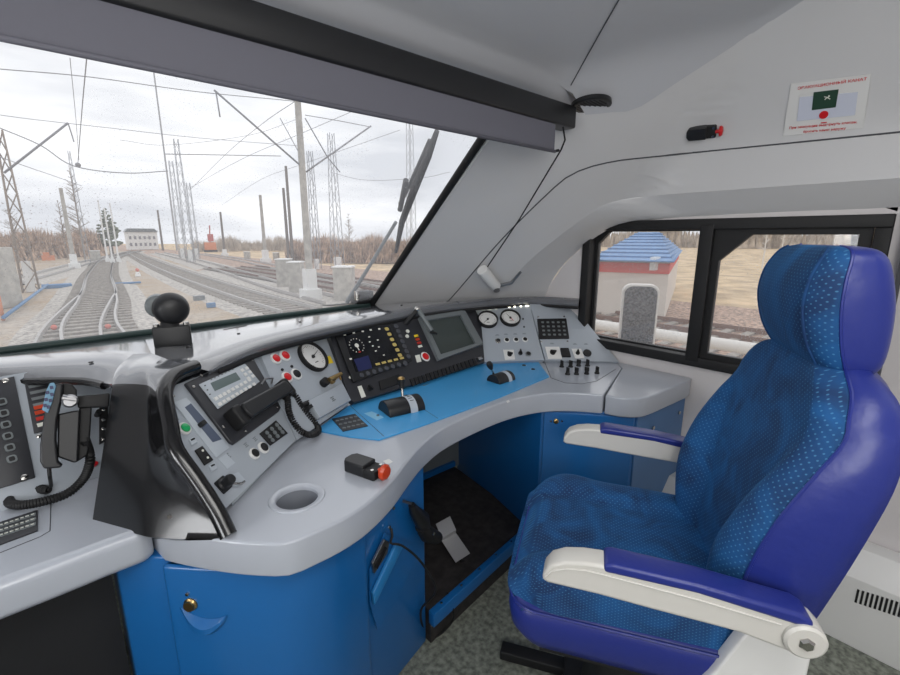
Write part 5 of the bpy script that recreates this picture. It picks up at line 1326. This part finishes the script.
pole(177, 250, 72, .2, 'lattice', 'very tall thin pole left of the lattice masts, reaching to the blind', arms=((165, 154, 281, 156, .10),))
pole(225, 256, 212, .2, 'darkpole', 'distant dark pole right of the orange rail vehicle', 1.2)
pole(163, 250, 210, .25, 'darkpole', 'distant short dark pole right of the white building')
lattice(31, 290, 128, .75, .3, 'broad lattice mast at the left edge with white foot', 1.8, 'twig', .05)
lattice(191, 262, 138, .8, .45, 'tallest lattice mast of the cluster in the middle of the windscreen', 1.6)
lattice(183, 258, 160, .8, .45, 'thinner lattice mast on the left of the middle cluster', 1.5)
lattice(197, 258, 182, .7, .45, 'lowest lattice mast on the right of the middle cluster', 1.5)
lattice(317, 268, 150, .7, .4, 'lattice mast right behind the thick concrete pole', 1)
lattice(338, 268, 132, 1.0, .45, 'tall lattice mast standing behind the large white relay cabinet', 1.2)
lattice(412, 262, 105, .9, .5, 'pale distant lattice mast behind the windscreen wiper')
for x, y, t_ in ((108, 262, 200), (113, 263, 208), (119, 262, 203)): 
    pole(x, y, t_, .10, 'whitepaint', {108: 'left one of three thin white posts before the evergreen', 113: 'middle one of three thin white posts before the evergreen', 119: 'right one of three thin white posts before the evergreen'}[x], .8)
lattice(88, 262, 150, .5, .2, 'thin lattice mast behind the bare birch left of the switch', 0, 'lattice', .03)
# left bracket arm and overhead wires
t = thing('bracket_arm', PY(10, 170, 30), 'long slanting bracket arm reaching right from the left lattice mast', 'bracket')
g_ = G(); g_.rod(PY(4, 173, 34), PY(68, 123, 34), .055, 8); out('arm', g_, M['wire'], t); g_ = G(); g_.tube([PY(68, 123, 34), PY(71, 132, 34), PY(74, 142, 34)], .03, 6); out('insulator_link', g_, M['wire'], t)
wires = [
 ([(0, 69, 26), (90, 77, 26), (200, 92, 26), (310, 103, 26), (420, 118, 26)], .035, 'upper crosswise wire just below the blind'),
 ([(-20, 112, 34), (30, 119, 34), (110, 128, 34), (200, 138, 34), (300, 146, 34)], .03, 'crosswise wire passing behind the slanting left bracket'),
 ([(-5, 126, 30), (40, 145, 30), (74, 166, 30), (125, 173, 30), (168, 171, 30)], .045, 'sagging contact wire across the left of the windscreen'),
 ([(87, 55, 20), (82, 110, 27), (78, 162, 40)], .035, 'thicker wire dropping steeply from the blind to the insulator on the left'),
 ([(70, 58, 20), (76, 120, 28), (79, 160, 38)], .02, 'thin wire dropping left of the thicker steep wire'),
 ([(-5, 155, 30), (25, 166, 32), (60, 178, 36), (82, 186, 44)], .03, 'lower thin wire at the left edge'),
 ([(190, 190, 60), (225, 155, 40), (262, 124, 28), (300, 98, 22)], .03, 'wire rising to the right behind the slanting central bracket'),
 ([(190, 188, 60), (240, 160, 42), (300, 134, 32), (360, 108, 26)], .03, 'long wire rising right across the concrete pole'),
 ([(305, 115, 26), (340, 121, 26), (371, 127, 26)], .04, 'short wire joining the concrete pole to its right bracket tip'),
 ([(330, 172, 40), (365, 180, 34), (420, 178, 30), (450, 172, 28)], .03, 'wire running low behind the wiper'),
 ([(222, 205, 60), (260, 180, 45), (300, 165, 36), (400, 130, 24)], .025, 'faint wire crossing right of the concrete pole'),
 ([(120, 140, 30), (168, 145, 30), (250, 135, 28), (300, 118, 26)], .02, 'faint wire in the middle of the windscreen'),
]
for q, r_, lb in wires:
    g_ = G(); g_.tube(cat([PY(x, y, Y) for x, y, Y in q], 6), r_*.55, 5); tag(out('overhead_wire', g_, M['wire']), lb, 'wire', 'overhead wires above the tracks')
g_ = G(); g_.ball(.16, PY(78, 165, 40), 12); tag(out('wire_insulator', g_, M['wire']), 'round insulator where the steep wires meet the sagging wire', 'insulator')
# relay cabinets
def cab_box(x0, x1, y0, y1, dep, label, gname='white relay cabinets beside the tracks'):
    a = GP(x0, y1); b_ = GP(x1, y1); b_ = V((b_.x, b_.y, 0)); d = (b_-a); zt = height_at((a+b_)/2, y0); n = V((-d.y, d.x, 0)).normalized()*dep
    t = thing('relay_cabinet', ((a.x+b_.x)/2, (a.y+b_.y)/2, GZ), label, 'cabinet', gname)
    g = G(); g.prism([(p.x, p.y) for p in (a, b_, b_+n, a+n)], GZ-.12, zt); out('body', g, M['concrete'], t, bevel=.03)
    g = G(); m_ = (a+b_+b_+n+a+n)/4; g.prism([((p.x-m_.x)*1.08+m_.x, (p.y-m_.y)*1.08+m_.y) for p in (a, b_, b_+n, a+n)], zt, zt+.07); out('lid', g, M['whitepaint'], t)
cab_box(277, 289, 260, 286, .9, 'leftmost large relay cabinet, left of the concrete pole')
cab_box(289, 301, 263, 292, 1.0, 'relay cabinet touching the left side of the concrete pole')
cab_box(334, 352, 268, 300, 1.0, 'relay cabinet right of the concrete pole under a lattice mast')
cab_box(273, 278, 253, 259, .7, 'tiny relay cabinet farthest back, left of the large ones')
cab_box(244, 249, 252, 258, .6, 'tiny white box beside the far tracks')
cab_box(91, 98, 251, 261, .6, 'small white box at the left of the switch')
# trackside bits
g_ = G(); a, b_ = PZ(4, 320, GZ), PZ(48, 286, GZ); g_.rod(a+V((0, 0, .1)), b_+V((0, 0, .1)), .07, 8); tag(out('drain_pipe', g_, M['bluecrate']), 'long blue rod lying beside the track at the left edge', 'rod')
g_ = G(); p = PZ(57, 286, GZ); g_.box(1.5, .7, .25, (p.x, p.y, GZ)); tag(out('switch_motor', g_, M['bluecrate'], bevel=.05), 'flat blue switch machine box left of the switch', 'box')
g_ = G(); p = PZ(127, 283, GZ); g_.box(1.6, .3, .12, (p.x, p.y, GZ)); tag(out('switch_motor', g_, M['bluecrate'], bevel=.03), 'slim blue switch box right of the switch', 'box')
for x, y, lb in ((54, 328, 'left small red marker on the nearest rail'), (108, 327, 'right small red marker on the nearest rail')):
    g_ = G(); p = PZ(x, y, GZ+.1); g_.ball(.09, (p.x, p.y, GZ+.12), 10); tag(out('rail_marker', g_, M['pinkmark']), lb, 'marker')
g_ = G(); p = PZ(138, 275, GZ); g_.cyl(.22, .35, Matrix.Translation((p.x, p.y, GZ-.1)), 12, r2=.12); t_ = tag(out('dwarf_signal', g_, M['whitepaint']), 'small white dwarf signal with red top right of the switch', 'signal')
g_ = G(); g_.ball(.14, (p.x, p.y, GZ+.42), 10); out('signal_head', g_, M['pinkmark'], t_)
g_ = G(); p = PZ(199, 298, GZ); g_.box(.5, .3, .25, (p.x, p.y, GZ)); tag(out('junction_box', g_, M['grey']), 'small grey box on the ballast left of the near right track', 'box')
g_ = G(); p = PZ(211, 305, GZ); g_.box(.35, .25, .2, (p.x, p.y, GZ)); tag(out('junction_box', g_, M['bluecrate']), 'small blue box on the ballast in front of the near right track', 'box')
# concrete block at the left edge, yellow post
g_ = G(); a, b_ = GP(24, 303), GP(-40, 315); zt = height_at(a, 247); d = b_-a; n = V((d.y, -d.x, 0)).normalized()*1.2; n = n if n.y > 0 else -n
g_.prism([(p.x, p.y) for p in (a, b_, b_+n, a+n)], GZ-.1, zt); tag(out('concrete_wall', g_, M['concrete'], bevel=.03), 'grey concrete block wall at the left edge behind the broad mast', 'wall')
g_ = G(); p = PZ(3, 318, GZ); g_.cyl(.06, 1.0, Matrix.Translation((p.x, p.y, GZ-.1)), 8); tag(out('marker_post', g_, M['orangeveh']), 'short orange marker post at the left edge', 'post')
# vehicles
vp_ = GP(211, 252); t = thing('rail_vehicle', (vp_.x, vp_.y, GZ), 'distant orange and red rail vehicle with raised crane in the yard', 'vehicle')
s_ = (PZ(216, 252, GZ)-PZ(206, 252, GZ)).length/10
g_ = G(); g_.box(11*s_, 2*s_, 8*s_, (vp_.x, vp_.y, GZ+5.5*s_)); out('body', g_, M['orangeveh'], t, bevel=.3)
g_ = G(); g_.box(12*s_, 2.5*s_, 2*s_, (vp_.x, vp_.y, GZ+1.0*s_)); out('chassis', g_, M['rubber'], t)
g_ = G(); g_.box(5*s_, 2*s_, 7*s_, (vp_.x+1*s_, vp_.y, GZ+14*s_)); g_.rod((vp_.x, vp_.y, GZ+9*s_), (vp_.x+1.5*s_, vp_.y, GZ+26*s_), .6*s_); out('crane', g_, M['redveh'], t, merge=False)
vp_ = GP(49, 262); g_ = G(); s_ = (PZ(50, 262, GZ)-PZ(49, 262, GZ)).length; g_.box(10*s_, 4*s_, 5*s_, (vp_.x, vp_.y, GZ+4*s_)); g_.box(5*s_, 4*s_, 3*s_, (vp_.x-1*s_, vp_.y, GZ+8*s_)); tag(out('loader', g_, M['orangeveh'], merge=False), 'small distant yellow-orange machine among the bushes at left', 'vehicle')
# distant white building
bp2 = GP(144, 249.5); s_ = (PZ(145, 249.5, GZ)-PZ(144, 249.5, GZ)).length; t = thing('building', (bp2.x, bp2.y, GZ), 'distant white two-storey building beyond the switch', 'building')
g_ = G(); g_.box(26*s_, 12*s_, 17*s_, (bp2.x, bp2.y+6*s_, GZ+8.5*s_)); out('walls', g_, M['whitepaint'], t)
g_ = G(); g_.prism([(-14*s_, 0), (14*s_, 0), (11*s_, 3.4*s_), (-11*s_, 3.4*s_)], -1*s_, 13*s_, Matrix.Translation((bp2.x, bp2.y, GZ+17*s_)) @ Matrix(((1, 0, 0, 0), (0, 0, 1, 0), (0, 1, 0, 0), (0, 0, 0, 1)))); out('roof', g_, M['grey'], t)
for i in range(6):
    for j_ in range(2): g_ = G(); g_.box(2*s_, .3*s_, 3*s_, (bp2.x+(i-2.5)*4*s_, bp2.y-.1*s_, GZ+(5+j_*6.5)*s_)); out('window', g_, M['wire'], t)
# vegetation
def blob_rows(name, q0, top_, dep, m, label, catn, nb=60, seed=1, group=None):
    """belt of leafless brush: thousands of forked twigs"""
    rnd = random.Random(seed); vs = []; fs = []
    def twig(a, b, r):
        d = (b-a); s_ = V((-d.y-d.z*.3, d.x, 0)); s_ = (s_.normalized() if s_.length > 1e-6 else V((1, 0, 0)))
        v_ = [V((1, 0, 0))*r, V((-.5, .87, 0))*r, V((-.5, -.87, 0))*r]; k = len(vs)
        vs.extend([a+w_ for w_ in v_]+[b]); fs.extend([(k, k+1, k+3), (k+1, k+2, k+3), (k+2, k, k+3)])
    for k in range(nb*7):
        t_ = rnd.random(); x = q0[0][0]+(q0[1][0]-q0[0][0])*t_; y = q0[0][1]+(q0[1][1]-q0[0][1])*t_
        p = GP(x, y); p = p+V((p.x, p.y, 0)).normalized()*rnd.random()*dep; H_ = max(.8, height_at(p, top_+rnd.uniform(-1, 9)+3*math.sin(x*.13))-GZ)
        b0 = V((p.x, p.y, GZ-.1)); w_ = H_*.22
        for j_ in range(9):
            e_ = b0+V((rnd.uniform(-w_, w_), rnd.uniform(-w_, w_), H_*rnd.uniform(.55, 1))); twig(b0+V((rnd.uniform(-w_, w_), rnd.uniform(-w_, w_), 0)), e_, H_*.035)
    g = G(); g.add(vs, fs)
    return tag(out(name, g, M[m], sharp=10, merge=False), label, catn, group, 'stuff')
blob_rows('brushwood', [(-10, 262), (100, 255)], 226, 12, 'brush', 'brown leafless bushes filling the left distance', 'bushes', 90, 3)
blob_rows('treeline', [(195, 252), (300, 250)], 236, 60, 'brush2', 'low grey-brown distant treeline behind the yard', 'trees', 80, 5)
blob_rows('treeline', [(290, 262), (420, 262)], 233, 15, 'brush', 'taller brown brushwood right of the concrete pole', 'trees', 110, 6)
g_tr = None
def conifer(bx, by, ty, wpx, label):
    p = GP(bx, by); zt = height_at(p, ty); s_ = (PZ(bx+1, by, GZ)-PZ(bx, by, GZ)).length*.75; t = thing('evergreen_tree', (p.x, p.y, GZ), label, 'tree'); rnd = random.Random(int(bx)); H_ = zt-GZ; g = G()
    for k in range(150):
        f = rnd.random()**.8; r = wpx/2*s_*(1-f)**.6*rnd.uniform(.3, 1); an = rnd.random()*6.28; c_ = V((p.x+r*math.cos(an), p.y+r*math.sin(an), GZ+H_*(.15+.83*f))); b0 = len(g.bm.verts)
        q_ = wpx*s_*.12*(1.2-f); bmesh.ops.create_icosphere(g.bm, subdivisions=1, radius=q_, matrix=Matrix.Translation(c_) @ Matrix.Diagonal((1, 1, .6, 1)))
    out('foliage', g, M['evergreen'], t, sharp=10, merge=False); g = G(); g.cyl(.3, H_*.5, Matrix.Translation((p.x, p.y, GZ-.1)), 8); out('trunk', g, M['darkpole'], t)
conifer(112, 254, 207, 34, 'dark evergreen tree beyond the three white posts')
def bare_tree(bx, by, ty, wpx, label, seed, m='twig', thick=1.0, name='bare_tree'):
    p = GP(bx, by); zt = height_at(p, ty); H_ = zt-GZ; rnd = random.Random(seed); s_ = (PZ(bx+1, by, GZ)-PZ(bx, by, GZ)).length*.75
    t = thing(name, (p.x, p.y, GZ), label, 'tree'); g = G(); g.tube([(p.x, p.y, GZ-.1), (p.x+.1*s_, p.y, GZ+H_*.5), (p.x, p.y, zt)], [H_*.012*thick, H_*.008*thick, H_*.002], 6); out('trunk', g, M[m], t)
    g = G()
    for k in range(46):
        f = .2+.75*rnd.random(); b0 = V((p.x, p.y, GZ+H_*f)); an = rnd.random()*6.28; L2 = wpx*s_*.5*(1.1-f)*rnd.uniform(.5, 1.2); e_ = b0+V((math.cos(an)*L2, math.sin(an)*L2, L2*rnd.uniform(.4, 1.2))); g.tube([b0, b0.lerp(e_, .5)+V((0, 0, .05*L2)), e_], [H_*.004*thick, H_*.003*thick, H_*.001], 4)
        for _ in range(4):
            q_ = b0.lerp(e_, rnd.uniform(.3, 1)); e2_ = q_+V((rnd.uniform(-1, 1), rnd.uniform(-1, 1), rnd.uniform(0, 1)))*L2*.4; g.rod(q_, e2_, H_*.0016*thick, 3)
    out('branches', g, M[m], t, merge=False)
bare_tree(85, 258, 165, 40, 'bare birch rising between the left mast and the evergreen', 3)
bare_tree(68, 258, 200, 34, 'low bare tree left of the birch', 4)
bare_tree(350, 256, 212, 26, 'bare tree behind the relay cabinet at the right of the windscreen', 5)
bare_tree(20, 262, 205, 40, 'bare tree at the left edge behind the concrete block wall', 8)
# seen through the side window
for x, lb, sd in ((762, 'slender white birch in the field seen through the right window pane', 11), (779, 'second slender birch just right of the first in the right window pane', 12)):
    bare_tree(x, 268, 200, 12, lb, sd, 'pipe', 1.0, 'birch_tree')
rnd = random.Random(4); g_ = G(); vs = []; fs = []
for k in range(2600):
    x = rnd.uniform(560, 900); r_ = ray(x, 236); r_ = V((r_.x, r_.y, 0)).normalized(); p = r_*rnd.uniform(165, 230); h_ = rnd.uniform(3.2, 6.6)*(1+.25*math.sin(x*.06)); n0 = len(vs)
    r1 = h_*.14; tx, ty_ = rnd.uniform(-1, 1), rnd.uniform(-1, 1)
    vs += [V((p.x+r1, p.y, GZ-.4)), V((p.x-r1*.5, p.y+r1*.87, GZ-.4)), V((p.x-r1*.5, p.y-r1*.87, GZ-.4)), V((p.x+tx, p.y+ty_, GZ+h_))]; fs += [(n0, n0+1, n0+3), (n0+1, n0+2, n0+3), (n0+2, n0, n0+3)]
g_.add(vs, fs)
tag(out('treeline', g_, M['brush2'], sharp=10, merge=False), 'far grey-brown treeline along the horizon seen through the side window', 'trees', None, 'stuff')
# blue-roofed hut
hp0 = PZ(664, 318, GZ); Hx = hp0.x; Hy = hp0.y
t = thing('trackside_hut', (Hx, Hy, GZ), 'small white hut with red band and blue hipped roof beyond the side window', 'hut')
# front wall runs away from the corner; the corner edge sits at pixel column 664
dA = (GP(597, 313)-GP(664, 318)).normalized(); dB = V((-dA.y, dA.x, 0)); dB = dB if dB.dot(V((Hx, Hy, 0))) > 0 else -dB
LA = (GP(590, 313)-GP(664, 318)).length; c0v = V((Hx, Hy, 0)); LB = 3.4
for _ in range(30):
    d = V((Hx, Hy, 0))+dB*LB+V((0, 0, 0)); z = (d-EYEP).dot(FW); xx = CX+F_PX*(d-EYEP).dot(RT)/z
    LB += (688-xx)*.03
z1 = height_at(c0v, 262); z2 = height_at(c0v, 234); zb0, zb1 = height_at(c0v, 274), height_at(c0v, 263.5)
cs = [c0v, c0v+dA*LA, c0v+dA*LA+dB*LB, c0v+dB*LB]
g_ = G(); g_.prism([(p.x, p.y) for p in cs], GZ-.15, z1+.1); out('walls', g_, M['hutwall'], t)
mcen = sum(cs, V())/4
g_ = G(); g_.prism([tuple((p+(p-mcen)*.012)[:2]) for p in cs], zb0, zb1); out('red_band', g_, M['hutband'], t)
ov = [p+(p-mcen).normalized()*.75 for p in cs]
rid = [mcen-dA*LA*.18, mcen+dA*LA*.18]
g_ = G(); zz = z1+.02; tz = height_at(mcen, 232)
g_.add([V((p.x, p.y, zz)) for p in ov]+[V((p.x, p.y, tz)) for p in rid], [(0, 1, 5, 4), (1, 2, 5), (2, 3, 4, 5), (3, 0, 4), (3, 2, 1, 0)]); rf = out('roof', g_, M['bluetile'], t, sharp=10)
g_ = G()
for k in range(9):
    f = k/9
    for a, b_, c_, d_ in ((ov[0], ov[1], rid[0], rid[1]), (ov[3], ov[0], rid[0], rid[0])):
        p = a.lerp(c_, f); q = b_.lerp(d_, f); zf = zz+(tz-zz)*f+.03; g_.rod((p.x, p.y, zf), (q.x, q.y, zf), .035, 5)
out('tile_courses', g_, M['bluetile'], rf, merge=False)
g_ = G(); q = c0v.lerp(cs[1], .18)+(-dB)*.1; zc = height_at(q, 263.5); g_.box(.45, .2, .5, (q.x, q.y, zc)); out('wall_box', g_, M['whitepaint'], t)
# white pipe and fence post beside the tracks
x_ = PZ(600, 331, GZ+.7); y_ = PZ(755, 352, GZ+.7); xm = 8.2
a = PX(600, 325, xm); b_ = PX(755, 351, xm); b_ = V((xm, b_.y-6, a.z))
a = V((xm, a.y+6, a.z)); g_ = G(); g_.rod(a, b_, .10, 14); t = tag(out('pipeline', g_, M['pipe']), 'white horizontal pipe running alongside the cab outside the side window', 'pipe')
for y in (1.0, 5.2, 9.4): g_ = G(); g_.rod((xm, y, GZ-.1), (xm, y, a.z-.05), .07, 8); out('support_post', g_, M['pipe'], t)
# outside mirror
mp_ = PX(640, 318, 2.55); t = thing('side_mirror', mp_, 'dark outside rear-view mirror with white back seen through the front side window', 'mirror')
A = Matrix.Translation(PX(638, 318, 2.55)) @ Matrix.Rotation(math.radians(-58), 4, 'Z') @ Matrix.Rotation(PI/2, 4, 'X')
g_ = G(); g_.prism(rrect(.20, .40, .05, 6), -.03, .03, A); out('mirror_shell', g_, M['pipe'], t, bevel=.01)
g_ = G(); g_.prism(rrect(.175, .375, .045, 6), .03, .036, A); out('mirror_glass', g_, mat('rain_speckled_mirror', (62, 62, 64), .35, var=.75, vscale=90), t)
g_ = G(); q = A.translation; g_.tube([q+V((0, .03, -.15)), q+V((-.1, .05, -.22)), V((2.27, q.y+.06, q.z-.24))], .014, 8); out('mirror_arm', g_, M['rubber'], t)
# windscreen wiper outside
t = thing('windscreen_wiper', WS(1.2, 1.1, .06), 'black windscreen wiper parked upright near the right windscreen edge', 'wiper')
wn = V((0, .75, .67))
def W_(x, y, d=.05):
    # meet a plane lying just outside the glass
    o = WS(0, 1.04, d); n = (WS(1, 1.04)-WS(0, 1.04)).cross(WS(0, 2)-WS(0, 1)).normalized(); return hitplane(x, y, o, n)
g_ = G(); g_.tube([W_(437, 131), W_(428, 156), W_(414, 190), W_(402, 222), W_(396, 252)], [.010, .016, .018, .015, .009], 8); out('blade', g_, M['rubber'], t)
g_ = G(); g_.tube([W_(430, 140, .08), W_(412, 180, .08), W_(400, 204, .08)], .009, 8); g_.tube([W_(406, 180, .08), W_(400, 210, .08)], .012, 8); out('blade_bow', g_, M['satin'], t, merge=False)
g_ = G(); g_.tube([W_(396, 222, .08), W_(372, 262, .07), W_(347, 302, .05)], [.008, .009, .012], 8); out('arm', g_, M['grey'], t)
g_ = G(); g_.box(.11, .08, .07, (0, 0, 0), Matrix.Translation(W_(362, 297, .05))); out('pivot_housing', g_, M['rubber'], t, bevel=.01)
g_ = G(); g_.cyl(.013, .05, Matrix.Translation(W_(357, 300, .0))); out('pivot_nut', g_, M['chrome'], t)
# ------------------------------------------------------------------ origins, camera, view
def finish():
    for o in list(COL.objects):
        if o.type == 'MESH' and o.parent is None and 'category' in o:
            bb = [V(c) for c in o.bound_box]; lo = V((min(c.x for c in bb), min(c.y for c in bb), min(c.z for c in bb))); hi = V((max(c.x for c in bb), max(c.y for c in bb), max(c.z for c in bb)))
            c = V(((lo.x+hi.x)/2, (lo.y+hi.y)/2, lo.z)); o.data.transform(Matrix.Translation(-c)); o.location = c
            for ch in COL.objects:
                if ch.parent == o: ch.matrix_parent_inverse = Matrix.Translation(-c)
finish()
cd = bpy.data.cameras.new('camera'); cam = bpy.data.objects.new('camera', cd); COL.objects.link(cam)
cd.sensor_width = 36; cd.lens = 36*F_PX/900; cd.clip_start = .02; cd.clip_end = 600
R = Matrix((RT, UP, -FW)).transposed().to_4x4(); R.translation = EYEP; cam.matrix_world = R
sc = bpy.context.scene; sc.camera = cam
sc.view_settings.view_transform = 'Standard'; sc.view_settings.look = 'None'; sc.view_settings.gamma = 1; sc.view_settings.exposure = 0
sc.view_settings.use_curve_mapping = False
